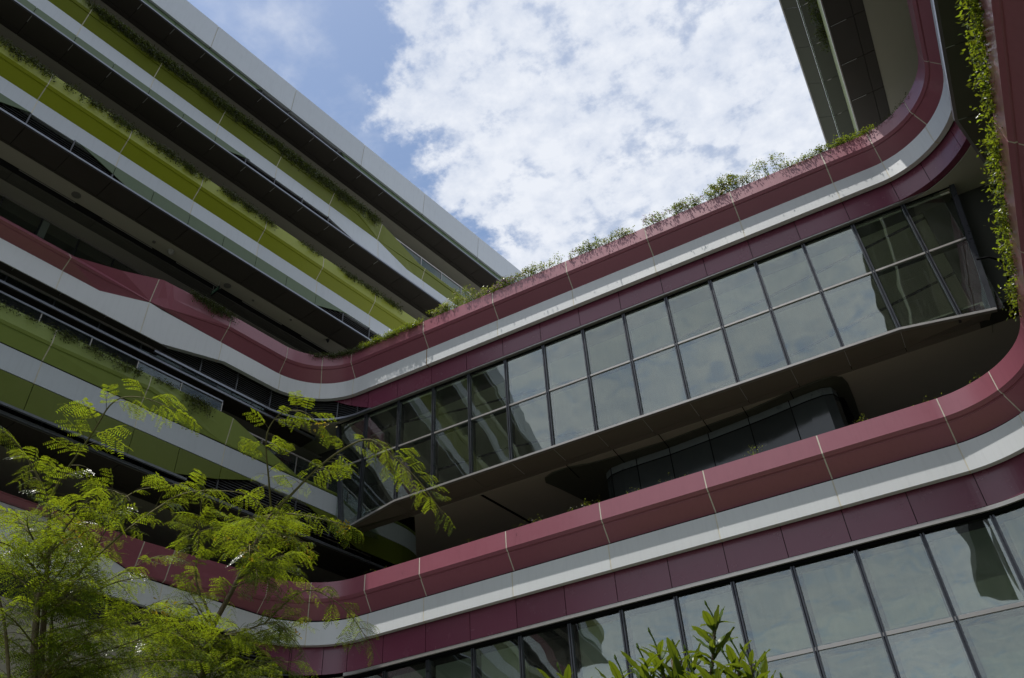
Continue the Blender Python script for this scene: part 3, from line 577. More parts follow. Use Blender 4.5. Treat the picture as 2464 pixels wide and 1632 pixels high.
zso = lambda t: (0.06, bbot(t) - 0.02)
JB = [1.32 - 1.465 * k for k in range(0, 12)]
for a, b in spans(sorted(JB), -16.95, 3.45):
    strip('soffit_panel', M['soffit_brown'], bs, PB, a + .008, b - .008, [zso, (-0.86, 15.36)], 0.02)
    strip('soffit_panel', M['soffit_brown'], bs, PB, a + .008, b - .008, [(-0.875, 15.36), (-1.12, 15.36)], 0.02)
PB.brk = []
for j in JB[:9]: strip('gap_light_strip', M['white'], bs, PB, j - .006, j + .006, [(0.0, 15.325), (-0.84, 15.352)], .004)  # white strips drawn as light in the joint gaps of the bay soffit
# -- terrace ceiling, dark ring panels and the round-ended glazed room
tcm = MB(); tcm.prism([(-14.8, 21.12), (14, 21.12), (14, 32), (-21.4, 32), (-16.7, 24.04)], 15.352, 15.40); tc = tcm.obj('terrace_ceiling', M['ceiling'], RW)
outl = [(-10.05, 21.62), (-9.95, 21.36), (-9.6, 21.2), (-9.0, 21.2), (-8.4, 21.36), (-7.4, 21.46), (-5.9, 21.50), (-4.57, 21.40), (-3.3, 21.32), (-2.4, 21.16), (-1.7, 21.02), (-1.1, 20.98), (-0.7, 21.0), (-0.46, 21.2), (-0.38, 21.6), (-0.38, 22.4), (-0.46, 24.2), (-9.3, 24.2), (-9.85, 22.2)]
mb = MB(); mb.prism(outl, 15.30, 15.345); mb.obj('dark_ceiling_panel', M['soffit_green'], tc)
for x in (-9.0, -7.4, -5.9, -4.5, -3.3, -1.9): mb = MB(); mb.box((x - .012, 21.0, 15.292), (x + .012, 21.95, 15.302)); mb.obj('panel_joint', M['black'], tc)
g0 = [(-8.2, 24.1), (-8.25, 22.5), (-8.15, 22.15), (-7.9, 21.95), (-7.5, 21.88), (-5.9, 21.86), (-4.5, 21.74), (-3.0, 21.58), (-1.6, 21.36), (-1.1, 21.33), (-0.85, 21.42), (-0.76, 21.7), (-0.78, 24.1)]
rows = []; t = 0.0
for i, p in enumerate(g0):
    if i: t += math.dist(p, g0[i - 1])
    a = g0[max(0, i - 1)]; b = g0[min(len(g0) - 1, i + 1)]; d = (b[0] - a[0], b[1] - a[1]); l = math.hypot(*d); rows.append((t, p[0], p[1], d[1] / l, -d[0] / l))
GR = Path(rows)
gr = wallpart('glazed_room', GR, 0, rows[-1][0], 11.3, 11.5, -0.1, 0.05, M['mullion'], RW)
xs = [0.02, 1.2] + [GR.near(x, 21.8) for x in (-8.0, -7.0, -5.9, -4.6, -3.3, -2.0, -0.9)] + [rows[-1][0] - 1.2, rows[-1][0] - .02]
for a, b in zip(xs[:-1], xs[1:]):
    for z0, z1 in ((11.5, 15.02), (15.05, 15.28)): strip('window_pane', M['teal'] if z0 > 14 else M['dark_teal'], gr, GR, a + .01, b - .01, [(0, z1), (0, z0)], .012)
strip('transom', M['black'], gr, GR, 0, rows[-1][0], [(.01, 15.05), (.01, 15.02)], .03)
for x in xs[1:-1]: strip('mullion', M['black'], gr, GR, x - .012, x + .012, [(.012, 15.28), (.012, 11.5)], .02)
for k in range(6):
    x = -7.4 + k * 1.32; mb = MB(); mb.tube([(x + .45, 22.6, 11.4), (x, 22.25, 15.29)], .17, .17, 10); mb.obj('raking_column', M['black'], gr)
wallpart('room_core', lineB(24.2), -8.3, -0.7, 11.3, 15.3, -0.5, -0.4, M['teal_wall'], RW)
mb = MB(); mb.hexa([(-12.25, 21.2, 15.342), (-12.15, 21.2, 15.342), (-11.6, 24.6, 15.342), (-11.7, 24.6, 15.342), (-12.25, 21.2, 15.35), (-12.15, 21.2, 15.35), (-11.6, 24.6, 15.35), (-11.7, 24.6, 15.35)]); mb.obj('ceiling_slot', M['black'], tc)
mb = MB(); mb.tube([(3.38, 18.13, 15.30), (3.64, 18.2, 15.30), (3.87, 18.46, 15.30), (3.98, 18.79, 15.3), (4.0, 21, 15.3)], .025, .025, 6); mb.obj('ceiling_slot', M['black'], tc)
flat_part('terrace_ceiling', M['dark_wall'], RW, (3.2, 20.3, 15.356), (14, 21.1, 15.40))

# ---- level 2 ring
J2 = sorted([-3.97 - 2.9 * k for k in range(0, 12)] + [-3.05, 0.15, R2.near(-17.4, 19.3), R2.near(-15.35, 20)] + [bX2(x) for x in (-13.35, -10.4, -7.45, -4.46, -1.48, 1.42)] + [R2.near(3.0, 19.4), R2.near(3.98, 17.4)] + [R2.tC - y for y in (14.3, 11.4, 8.5, 5.6, 2.7, -.2, -3.1)])
K2 = {'top': [(-60, .64, 12.42), (-3.9, .64, 12.46), (0.2, .64, 12.70), (1.6, .64, 12.75), (99, .64, 12.75)],
      'nose': [(-60, .50, 12.40), (-6.4, .50, 12.34), (-3.9, .40, 11.66), (-3.0, .44, 11.70), (0.5, .62, 12.15), (1.6, .64, 12.23), (99, .64, 12.23)],
      'pb': [(-60, .40, 12.39), (-6.4, .40, 12.33), (-3.9, .36, 11.64), (-3.0, .34, 11.66), (0.5, .24, 11.70), (99, .24, 11.70)],
      'wt': [(-60, .39, 12.38), (-6.4, .39, 12.32), (-3.9, .38, 11.60), (99, .38, 11.62)], 'wb': (0.38, 10.9)}
p2 = wallpart('planter_wall', R2, -40, R2.tC + 8, 11.05, 11.65, -0.1, 0.12, M['back'], RW)
band(p2, R2, -40, R2.tC + 8, J2, 10.9, M['pink'], K2)
wallpart('corner_slab', R2, -40, R2.tC + 8, 11.0, 11.9, -3.5, -0.05, M['back'], RW)
wallpart('terrace_floor', lineB(), -17, 3.0, 11.0, 11.35, -12, -0.3, M['ceiling'], RW)
s2 = wallpart('spandrel_wall', R2, -40, R2.tC + 8, 10.08, 11.0, -0.12, 0.02, M['black'], RW)
tl = R2.near(-18.0, 17.9)
Z2 = [(-60, 10.98), (0.0, 10.98), (1.6, 10.1), (99, 10.09)]
H2 = sorted([0.0, 1.5] + [R2.near(*q) for q in ((-17.6, 18.9), (-16.9, 19.6), (-16.2, 20))] + [bX2(1.455 - 1.487 * k) for k in range(0, 12)] + [R2.near(2.9, 19.5), R2.near(3.8, 18.3)] + [R2.tC - 16 + 1.45 * k for k in range(17)])
spandrel(s2, R2, 0.0, R2.tC + 8, H2, 0.16, 10.99, Z2, M['plum'])
louvres(s2, R2, -22, 1.7, rng_(-21, 1.6, 1.46), 0.12, 10.05, Z2, 10.98, 9)
strip('sill_frame', M['sill'], s2, R2, R2.near(-16.3, 20), R2.tC + 8, [(0.17, 10.085), (0.17, 9.99)], 0.2)
wallpart('lower_wall', R2, -2.2, R2.near(-16.35, 20), 0.0, 10.02, -0.8, 0.05, M['beige'], RW)
# tall curtain wall below
cw = wallpart('curtain_wall', R2, R2.near(-16.3, 20), R2.tC + 8, 9.92, 9.99, -0.6, 0.1, M['black'], RW)
XS = [bX2(1.455 - 1.487 * k) for k in range(11, -1, -1)] + [R2.near(2.9, 19.5), R2.near(3.8, 18.3)] + [R2.tC - 16 + 1.45 * k for k in range(13)]
XS = [R2.near(-16.3, 20)] + XS
glazing(cw, R2, XS, [1.8, 3.85, 5.9, 7.95, 9.93], 0.0, M['glass'], blinds=lambda i, j: (i * 7 + j * 3) % 11 != 4, mull=0.10, proud=.06, topframe=1, mh=0.085, inner=0.06)
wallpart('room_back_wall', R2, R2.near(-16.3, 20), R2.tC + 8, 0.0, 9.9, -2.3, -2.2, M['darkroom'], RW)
wallpart('plinth', R2, R2.near(-16.3, 20), R2.tC + 8, 0.0, 1.78, -0.6, 0.05, M['beige'], RW)

# ================================================================ RIGHT WING
GW = thing('office_building', 'right wing with dark soffits and a thin green planter edge high against the clouds', 'building')
C0 = lineC(0.0)
def cx(x): return -x                                   # offset that puts a point at world x
Y0, Y1 = -8.0, 27.0
c6 = wallpart('roof_slab', C0, Y0, Y1, 29.4, 31.2, cx(14), cx(2.9), M['back'], GW)
yj = rng_(20.72 - 1.78 * 16, 27, 1.78)
for a, b in spans(yj, Y0, Y1):
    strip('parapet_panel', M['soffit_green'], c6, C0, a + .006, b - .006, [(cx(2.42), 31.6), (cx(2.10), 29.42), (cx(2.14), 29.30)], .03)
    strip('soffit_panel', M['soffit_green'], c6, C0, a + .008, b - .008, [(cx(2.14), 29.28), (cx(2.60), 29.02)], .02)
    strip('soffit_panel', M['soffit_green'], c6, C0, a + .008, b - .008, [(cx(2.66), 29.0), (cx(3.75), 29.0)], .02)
strip('edge_trim', M['sage'], c6, C0, Y0, Y1, [(cx(2.612), 29.01), (cx(2.648), 28.99)], .02)
strip('edge_trim', M['sill'], c6, C0, Y0, Y1, [(cx(2.085), 29.34), (cx(2.095), 29.27), (cx(2.13), 29.27)], .02)
wallpart('plaster_ceiling', C0, Y0, Y1, 29.02, 29.1, cx(14), cx(3.75), M['ceiling'], GW)
c5 = wallpart('floor_slab', C0, Y0, Y1, 24.2, 26.4, cx(14), cx(3.1), M['back'], GW)
yj5 = rng_(18.07 - 1.49 * 18, 27, 1.49)
for a, b in spans(yj5[::2], Y0, Y1):
    strip('parapet_panel', M['lime'], c5, C0, a + .01, b - .01, [(cx(3.15), 26.8), (cx(2.965), 26.8), (cx(2.86), 25.6), (cx(2.74), 24.06)], .03)
for a, b in spans(yj5, Y0, Y1):
    strip('soffit_panel', M['soffit'], c5, C0, a + .008, b - .008, [(cx(2.77), 24.0), (cx(3.46), 24.0)], .02)
    strip('soffit_panel', M['soffit'], c5, C0, a + .008, b - .008, [(cx(3.475), 24.0), (cx(3.80), 24.0)], .02)
for j in yj5: strip('gap_light_strip', M['white'], c5, C0, j - .006, j + .006, [(cx(2.80), 23.985), (cx(3.25), 23.985)], .004)  # daylight in the soffit joints, drawn as thin white strips
strip('edge_trim', M['sill'], c5, C0, Y0, Y1, [(cx(2.73), 24.06), (cx(2.73), 23.99), (cx(2.765), 23.99)], .02)
wallpart('plaster_ceiling', C0, Y0, Y1, 24.01, 24.1, cx(14), cx(3.8), M['ceiling'], GW)
wallpart('side_wall', C0, Y0, Y1, 21.0, 31, cx(9.2), cx(9.0), M['wall'], GW)
wallpart('side_wall', C0, Y0, Y1, 0.0, 21, cx(14.2), cx(14.0), M['wall'], GW)
# projecting bay of the right wing: leaning glass over a dark soffit
BC = Path([(-20.0, 3.45, -20.0, -1, 0), (13.62, 3.45, 13.62, -1, -.12), (15.75, 4.03, 15.75, -.96, -.27), (17.9, 4.75, 17.9, -.95, -.3)])
wallpart('unseen_sky_block', C0, -50.0, 17.0, 31.2, 39.0, cx(14), cx(3.2), M['back'], GW)  # added unseen mass that cuts sky light and reflections on the left wing
cb = strip('glass_bay', M['metal'], GW, BC, -8, 17.6, [(0.01, 15.44), (0.01, 15.35), (-.05, 15.35)], .02)
ybj = [11.75 - 1.87 * k for k in range(11, 0, -1)] + [11.75, 13.62, 15.6]
for a, b in spans(ybj, -8, 17.6):
    strip('soffit_panel', M['soffit_green'], cb, BC, a + .008, b - .008, [(-.052, 15.352), (-.66, 15.352)], .02)
    strip('soffit_panel', M['soffit_green'], cb, BC, a + .008, b - .008, [(-.70, 15.352), (-2.6, 15.352)], .02)
    strip('window_pane', M['glass'], cb, BC, a + .01, b - .01, [(-1.52, 19.45), (-0.03, 15.46)], .012)
wallpart('bay_carcass', BC, -8, 17.4, 15.45, 15.6, -2.6, -.2, M['back'], GW)

# ================================================================ FITTINGS
def at0(s, o, z): return A0.at(s, o, z)
def fitting(label, cat, s, o, r, h, m, name, dome=False):
    mb = MB()
    if dome:
        x, y, z = at0(s, o, 24.0); n = 16; prof = [(r * 1.25, 0), (r * 1.25, .03), (r, .035), (r * .85, .10), (r * .5, .15), (0.001, .17)]
        mb.grid([[(x + q * math.cos(2 * math.pi * k / n), y + q * math.sin(2 * math.pi * k / n), z - d) for k in range(n + 1)] for q, d in prof])
    else: disc(mb, at0(s, o, 24.014), r, h)
    o_ = mb.obj(name, m, smooth=dome); o_['label'] = label; o_['category'] = cat
fitting('round grey ceiling speaker grille nearest the left edge of the picture', 'speaker', -8.49, -.59, .15, .02, M['dim'], 'ceiling_speaker')
fitting('round grey ceiling speaker grille beside the hanging exit sign', 'speaker', -2.5, -.62, .14, .02, M['dim'], 'ceiling_speaker')
fitting('small dark sprinkler cup in the plaster ceiling left of the white dome lamp', 'sprinkler', -5.59, -.61, .06, .04, M['dim'], 'ceiling_sprinkler')
fitting('pale dome lamp on the plaster ceiling between sprinkler cup and exit sign', 'lamp', -4.93, -.58, .10, .12, M['lamp'], 'dome_lamp', True)
fitting('small black dome camera under the ceiling near the corner of the court', 'security camera', 2.15, -.32, .055, .1, M['back'], 'security_camera', True)
fitting('small flush ceiling disc right of the exit sign', 'detector', -1.35, -.6, .05, .02, M['dim'], 'smoke_detector')
fitting('small flush ceiling disc midway between exit sign and dome camera', 'detector', .35, -.45, .05, .02, M['dim'], 'smoke_detector')
def downlight(label, s, o, z):
    x, y, _ = at0(s, o, z); mb = MB(); n = 18; g = []
    for q, d in ((.085, 0), (.085, .012), (.068, .012), (.062, -.03)): g.append([(x + q * math.cos(2 * math.pi * k / n), y + q * math.sin(2 * math.pi * k / n), z - d) for k in range(n + 1)])
    mb.grid(g); o_ = mb.obj('ceiling_downlight', M['lamp']); o_['label'] = label; o_['category'] = 'lamp'; o_['group'] = 'round fittings under the lowest left ceiling'
for lb, s_, o_ in (('round ceiling fitting above the dense feathery tree at lower left', -2.6, -1.9), ('round ceiling fitting above the forked tree trunk', 2.3, -2.3), ('round ceiling fitting left of the rounded slab end', 4.2, -1.6), ('round ceiling fitting above the left bend of the lower rose parapet', 4.9, -2.7)):
    downlight(lb, s_, o_, 14.555)
es = thing('exit_sign', 'green exit sign hanging on two rods from the plaster ceiling', 'sign', at0(-2.84, -.8, 23.7)); es_l = Vector(es.location)
def local(mb): mb.v = [tuple(Vector(v) - es_l) for v in mb.v]
mb = MB(); 
for o_ in (-.62, -.98): mb.tube([at0(-2.84, o_, 24.0), at0(-2.84, o_, 23.72)], .008, .008, 6)
local(mb); mb.obj('rod', M['lamp'], es)
mb = MB(); a, b = at0(-2.85, -.56, 0), at0(-2.85, -1.04, 0); c, d = at0(-2.81, -1.04, 0), at0(-2.81, -.56, 0)
mb.prism([a[:2], b[:2], c[:2], d[:2]], 23.52, 23.74); local(mb); mb.obj('case', M['back'], es)
mb = MB(); a, b = at0(-2.853, -.585, 0), at0(-2.853, -1.015, 0); c, d = at0(-2.851, -1.015, 0), at0(-2.851, -.585, 0)
mb.prism([a[:2], b[:2], c[:2], d[:2]], 23.54, 23.72); local(mb); mb.obj('face', M['exit'], es)
def text(name, s, size, m, loc, xdir, ydir, parent=None):
    cu = bpy.data.curves.new(name, 'FONT'); cu.body = s; cu.size = size; cu.align_x = 'CENTER'; cu.align_y = 'CENTER'; cu.extrude = .001
    o = bpy.data.objects.new(name, cu); COL.objects.link(o); cu.materials.append(m)
    X = Vector(xdir).normalized(); Y = Vector(ydir).normalized(); Z = X.cross(Y)
    o.matrix_world = Matrix(((X.x, Y.x, Z.x, loc[0]), (X.y, Y.y, Z.y, loc[1]), (X.z, Y.z, Z.z, loc[2]), (0, 0, 0, 1)))
    bpy.context.view_layer.update(); me = bpy.data.meshes.new_from_object(o.evaluated_get(bpy.context.evaluated_depsgraph_get())); mw = o.matrix_world.copy(); bpy.data.objects.remove(o)
    o = bpy.data.objects.new(name, me); COL.objects.link(o); o.matrix_world = mw
    if parent: o.parent = parent
    return o
p = Vector(at0(-2.856, -.8, 23.63)) - es_l; text('lettering', 'EXIT', .16, M['letter'], p, (AN[0], AN[1], 0), (0, 0, 1), es)
# strip of lettered film on the window at the far left
fs = thing('window_notice', 'pale strip with dark upright letters stuck on the far left upper window', 'sign')
strip('film', M['film'], fs, A0, -8.72 + .03, -8.72 + .26, [(-2.30, 23.9), (-2.30, 22.2)], .006)
text('lettering', 'AUA2', .24, M['ink'], at0(-8.57, -2.28, 22.85), (0, 0, 1), (AD[0], AD[1], 0), fs)

# ================================================================ PLANTS
def leaf_quads(P, D, L, W, tilt=1.0, drng=rng):
    """rhombic folded leaves: two quads each. P (n,3) base, D (n,3) axis, L, W (n,)"""
    n = len(P); D = D / np.linalg.norm(D, axis=1, keepdims=True)
    R = drng.normal(size=(n, 3)) * tilt + np.array([0, 0, 0.6]); S = np.cross(D, R); S /= np.linalg.norm(S, axis=1, keepdims=True) + 1e-9; U = np.cross(S, D)
    L = L[:, None]; W = W[:, None]
    a = P; tip = P + D * L - U * L * 0.12; m1 = P + D * L * .45 + S * W + U * W * .25; m2 = P + D * L * .45 - S * W + U * W * .25; mid = P + D * L * .5
    V = np.stack([a, m1, tip, mid, m2], 1).reshape(-1, 3); i = np.arange(n)[:, None] * 5
    F = np.concatenate([i + np.array([[0, 1, 2, 3]]), i + np.array([[0, 3, 2, 4]])], 0); return V, F
def plant(label, path, t0, t1, off, z, stems, rise=(.05, .3), out=(.0, .15), hang=(.0, .2), leaf=.05, per=9, lm='leaf_vine', flowers=None, fl_n=0, cat='plant', name='trailing_plant', group=None, seed=0, spread=.35, wobble=.05):
    r = np.random.default_rng(abs(hash(label)) % 1 + seed * 13 + int((t0 + 60) * 97)); rr = random.Random(seed * 31 + int((t0 + 60) * 53))
    c = path.at((t0 + t1) / 2, off, z); t = thing(name, label, cat, c, group); tw = MB(); P = []; Dn = []; FP = []
    for k in range(stems):
        tt = t0 + (t1 - t0) * rr.random(); edge = 1 - abs((tt - t0) / (t1 - t0) * 2 - 1) ** 3 * .6
        h = rr.uniform(*rise) * edge; o = rr.uniform(*out); g = rr.uniform(*hang) * (.4 + .6 * edge); side = rr.uniform(-spread, spread)
        b = Vector(path.at(tt, off - rr.uniform(.02, .16), z - .06)); e0 = Vector(path.at(tt + side * .4, off + o * .4, z + h)); e1 = Vector(path.at(tt + side, off + o + .03, z + h * .6 - g))
        pts = []; n = max(4, int(((e0 - b).length + (e1 - e0).length) / .035))
        for i in range(n + 1):
            u = i / n; q = b * (1 - u) ** 2 + e0 * 2 * u * (1 - u) + e1 * u * u + Vector((rr.gauss(0, 1), rr.gauss(0, 1), rr.gauss(0, 1))) * wobble * .25
            pts.append(q)
        tw.tube([pts[0], pts[n // 3], pts[2 * n // 3], pts[-1]], .004, .0015, 3)
        for i in range(1, n + 1):
            for _ in range(max(1, int(per * rr.uniform(.1, .35)))):
                q = pts[i] + Vector((rr.gauss(0, 1), rr.gauss(0, 1), rr.gauss(0, 1))) * wobble; P.append(q); Dn.append((rr.gauss(0, 1), rr.gauss(0, 1), rr.gauss(-.15, .7)))
        if flowers and rr.random() < fl_n:
            for _ in range(12): FP.append(pts[-1] + Vector((rr.gauss(0, .04), rr.gauss(0, .04), rr.gauss(.0, .04))))
    P = np.array([tuple(p) for p in P]) - np.array(c); Dn = np.array(Dn)
    V, F = leaf_quads(P, Dn, leaf * r.uniform(.6, 1.3, len(P)), leaf * .27 * r.uniform(.7, 1.2, len(P)), drng=r)
    f = np_mesh('foliage', V, F, M[lm], t); f['kind'] = 'stuff'
    tw.v = [(v[0] - c[0], v[1] - c[1], v[2] - c[2]) for v in tw.v]; tw.obj('stems', M['twig'], t)
    if FP:
        FP = np.array([tuple(p) for p in FP]) - np.array(c); V, F = leaf_quads(FP, r.normal(size=FP.shape), np.full(len(FP), .035), np.full(len(FP), .014), drng=r); np_mesh('flowers', V, F, M[flowers], t)['kind'] = 'stuff'
    return t
ZT = 22.10
B4 = lambda x: R4.tB + x
plant('dark creeper hanging where the upper rose parapet bends behind the courtyard corner', R4, R4.near(-18.2, 18.9), B4(-15.9), .64, ZT, 150, (.0, .16), (.0, .14), (.02, .3), .055, 10, 'leaf_dark', seed=1)
plant('bright green creeper spilling over the upper rose parapet just right of its left bend', R4, B4(-16.1), B4(-13.5), .64, ZT, 190, (.04, .20), (.02, .16), (.0, .25), .055, 10, 'leaf_vine', seed=2)
spec = [(-13.2, -12.0, 34, .38, 'petal_white', .7, 'cream-flowered shrub nearest the left bend of the upper rose parapet'),
        (-12.1, -11.2, 16, .62, 'petal_white', .9, 'tall arching sprig with white flowers, second from the left on the upper parapet'),
        (-11.1, -10.3, 22, .30, 'petal_white', .9, 'low white flower clump just left of the mauve flowers'),
        (-10.4, -9.5, 34, .34, 'petal_mauve', .8, 'mauve-flowered shrub where the pale roof edge meets the parapet'),
        (-9.6, -8.2, 46, .36, 'petal_gold', .35, 'yellow-green leafy shrub right of the mauve flowers'),
        (-8.1, -7.6, 9, .42, None, 0, 'thin sparse sprigs left of a parapet joint'),
        (-7.4, -6.7, 14, .34, 'petal_mauve', .3, 'small airy plant with a few mauve dots right of a parapet joint'),
        (-6.8, -5.9, 30, .42, 'petal_gold', .25, 'upright leafy shrub with one tall shoot in the middle of the upper parapet'),
        (-5.9, -5.1, 34, .30, 'petal_white', .6, 'rounded cream-flowered shrub ahead of a bare stretch of parapet'),
        (-4.6, -3.7, 22, .34, 'petal_mauve', .4, 'loose plant with small purple flowers after the bare stretch'),
        (-3.6, -2.6, 44, .40, 'petal_mauve', .3, 'full bushy plant with purple flecks against the clouds'),
        (-2.3, -.9, 60, .66, 'petal_gold', .45, 'tallest straggling yellow-green shrub on the upper parapet'),
        (-.9, .3, 34, .74, 'petal_white', .25, 'wiry bare-stemmed shrub with wide arching twigs')]
for i, (x0, x1, n, h, fl, fn, lb) in enumerate(spec):
    plant(lb, R4, B4(x0), B4(x1), .60, ZT, n, (.08, h * 1.7), (-.03, .12), (-.12, .06), .062, 5 if 'wiry' in lb or 'thin' in lb else 10, 'leaf_vine', fl, fn, 'plant', 'parapet_shrub', 'flowering shrubs along the upper rose parapet', seed=10 + i, spread=.28)
plant('dense bright green creeper on the upper rose parapet before its right bend', R4, B4(.4), B4(3.0), .62, ZT, 130, (.05, .36), (-.02, .08), (-.05, .06), .06, 8, 'leaf_vine', seed=31)
plant('thin dark creeper on the shaded right bend of the upper rose parapet', R4, R4.near(3.2, 19.9), R4.near(4.6, 19.0), .62, ZT, 26, (.0, .2), (.0, .1), (.0, .12), .05, 6, 'leaf_dark', seed=32)
plant('dark shrubby clump hanging over the plum planter left of the courtyard corner', R4, -4.0, -2.5, .66, ZT, 120, (.0, .14), (.0, .15), (.1, .5), .06, 10, 'leaf_dark', seed=33)
# olive band, second level from the top: one long run of creeper made of neighbouring plants
runs = [(-12.6, -10.9, 16, .18), (-10.75, -9.2, 150, .30), (-9.3, -7.8, 160, .36), (-7.9, -6.4, 150, .34), (-6.5, -5.0, 150, .36), (-5.1, -3.6, 150, .36), (-3.7, -2.2, 140, .32), (-2.3, -.8, 150, .40), (-.9, .6, 130, .42), (.5, 1.9, 110, .45), (1.8, 3.3, 70, .40)]
pos6 = ['at the top edge of the picture', 'beginning the thick hedge at upper left', 'second of the hedge from upper left', 'third of the hedge from upper left', 'fourth of the hedge', 'fifth of the hedge', 'sixth of the hedge', 'seventh of the hedge', 'eighth, hanging deepest on the hedge', 'ninth of the hedge', 'thinning out at the kink of the white band']
for i, (a, b, n, hg) in enumerate(runs):
    plant('dark creeper on the olive planter band, ' + pos6[i], A22, a, b, .60, 31.40, int(n * 1.5), (.0, .14), (.0, .16), (.02, hg * 1.5), .075, 10, 'leaf_dark', None, 0, 'plant', 'trailing_plant', 'creepers along the olive planter band', seed=40 + i)
r5 = [(-12.6, -11.0, 70, .42, 'with trailing tips at the left edge of the picture'), (-10.4, -9.7, 12, .4, 'thin wisp right of the first joint'), (-9.6, -7.6, 70, .34, 'long sparse run with loose tendrils'), (-7.3, -5.1, 110, .34, 'thick run left of a parapet joint'), (-4.3, -2.0, 110, .34, 'clump with deep tangled end in the middle'), (-.6, .2, 20, .2, 'tiny sprig alone on the bare stretch'), (1.5, 4.9, 120, .22, 'long run nearest the rose parapet')]
for i, (a, b, n, hg, lb) in enumerate(r5):
    plant('creeper on the bright lime band, ' + lb, A22, a, b, .64, 26.80, n, (.0, .13), (.0, .12), (.0, hg * 1.2), .072, 9, 'leaf_dark', None, 0, 'plant', 'trailing_plant', 'creepers along the bright lime planter band', seed=60 + i)
r3_ = [(-9.6, -8.7, 16, .22, 'at the left edge above the feathery tree'), (-8.2, -6.9, 30, .34, 'loose tendrils across two panels'), (-6.9, -5.5, 40, .36, 'longer tangle left of the joint'), (-4.9, -4.3, 12, .16, 'small tuft right of the joint'), (-3.9, -3.1, 30, .72, 'longest hanging strand over the sloping panel')]
for i, (a, b, n, hg, lb) in enumerate(r3_):
    plant('creeper on the pale green planter band, ' + lb, A3, a, b, .60, 17.36, int(n * 1.5), (.0, .12), (.0, .10), (.0, hg), .062, 8, 'leaf_dark', None, 0, 'plant', 'trailing_plant', 'creepers along the pale green planter band', seed=70 + i)
# right ring side: thick sunlit creeper down the right edge
rc = [(17.3, 15.6, 60, 'lowest short tuft by the bend'), (15.4, 13.7, 150, 'thick part beside the dark soffit tip'), (13.8, 12.1, 140, 'narrow part halfway up'), (12.2, 10.9, 110, 'slim part beside the parapet joint'), (11.0, 9.4, 190, 'widest mass with loose tendrils'), (9.6, 8.2, 160, 'top mass at the upper right corner')]
for i, (y1, y0, n, lb) in enumerate(rc):
    plant('sunlit creeper on the right edge parapet, ' + lb, R2, R2.tC - y1, R2.tC - y0, .60, 12.72, int(n * .42), (.0, .26), (-.04, .24), (-.02, .24), .078, 7, 'leaf_vine', None, 0, 'plant', 'trailing_plant', 'creepers down the right edge', seed=80 + i, spread=.14, wobble=.06)
for i, (a, b, n, lb) in enumerate([(13.0, 15.9, 50, 'nearest the top edge'), (16.2, 17.6, 45, 'middle tuft'), (17.7, 19.3, 70, 'lowest fan-shaped tuft')]):
    plant('dark fronds on the right wing edge, ' + lb, C0, a, b, -2.93, 26.8, n, (.0, .3), (.0, .30), (-.1, .2), .07, 8, 'leaf_dark', None, 0, 'plant', 'trailing_plant', 'fronds on the right wing edge', seed=90 + i)
B2 = lambda x: R2.tB + x
for i, (x0, x1, n, h, lb) in enumerate([(-15.6, -13.9, 26, .16, 'faint weeds at the shaded left bend of the lower rose parapet'), (-11.9, -11.2, 14, .16, 'low weeds on the lower parapet below the bay tip'), (-10.1, -9.2, 24, .34, 'wispy weeds left of the dark rounded room'), (-8.5, -7.4, 34, .34, 'spread of weeds in front of the rounded room corner'), (-6.7, -6.2, 10, .3, 'small weed before the first glass panels'), (-5.8, -4.9, 22, .22, 'thin weeds midway along the dark glazing'), (-3.2, -2.85, 16, .60, 'upright leafy sprig standing alone before the dark glazing'), (-.6, -.1, 14, .34, 'pale-stemmed little plant at the right end of the dark glazing'), (.9, 1.6, 20, .16, 'low weeds by the parapet joint at lower right'), (2.5, 2.9, 12, .32, 'small sprig at the start of the right bend')]):
    plant(lb, R2, B2(x0), B2(x1), .50, 12.72, max(5, n // 2), (.04, h), (-.05, .06), (-.1, .02), .04, 6, 'leaf_vine', None, 0, 'plant', 'weed', 'weeds along the lower rose parapet', seed=100 + i, spread=.12)

# ---------------------------------------------------------------- feathery trees
def fern_template(r, L=.34, pairs=6, droop=.35):
    q = []                                             # quads of one bipinnate leaf in its own axes
    for i in range(pairs * 2):
        u = .22 + .78 * (i // 2 + .5) / pairs; side = 1 if i % 2 else -1
        base = np.array([L * u, 0, -droop * L * u * u]); pl = L * .40 * (1 - .35 * abs(u - .55) * 1.6) * r.uniform(.85, 1.1)
        ang = math.radians(r.uniform(48, 66)); d = np.array([math.cos(ang), side * math.sin(ang), -.30 - .35 * r.random()]); d /= np.linalg.norm(d)
        s = np.cross(d, [0, 0, 1]); s /= np.linalg.norm(s); n = 7
        for k in range(n):
            v = (k + .6) / n; c = base + d * pl * v + np.array([0, 0, -.5 * pl * v * v]); ll = .0185 * (1 - .45 * abs(v - .5) * 1.4) * L / .30; w = pl / n * .52
            for sg in (1, -1):
                e = s * sg * .93 + d * .35 + np.array([0, 0, r.uniform(-.25, .1)]); q.append([c - d * w * .5, c + d * w * .5, c + e * ll + d * w * .8, c + e * ll - d * w * .3])
    return np.array(q)                                 # (n,4,3)
TPL = [fern_template(rng, L, p, dr) for L, p, dr in ((.215, 5, .35), (.19, 4, .5), (.235, 6, .3), (.16, 4, .6), (.20, 5, .15))]
def polyline(pts, step=.03):
    out = []
    for a, b in zip(pts[:-1], pts[1:]):
        a, b = Vector(a), Vector(b); n = max(1, int((b - a).length / step))
        out += [a.lerp(b, i / n) for i in range(n)]
    return out + [Vector(pts[-1])]
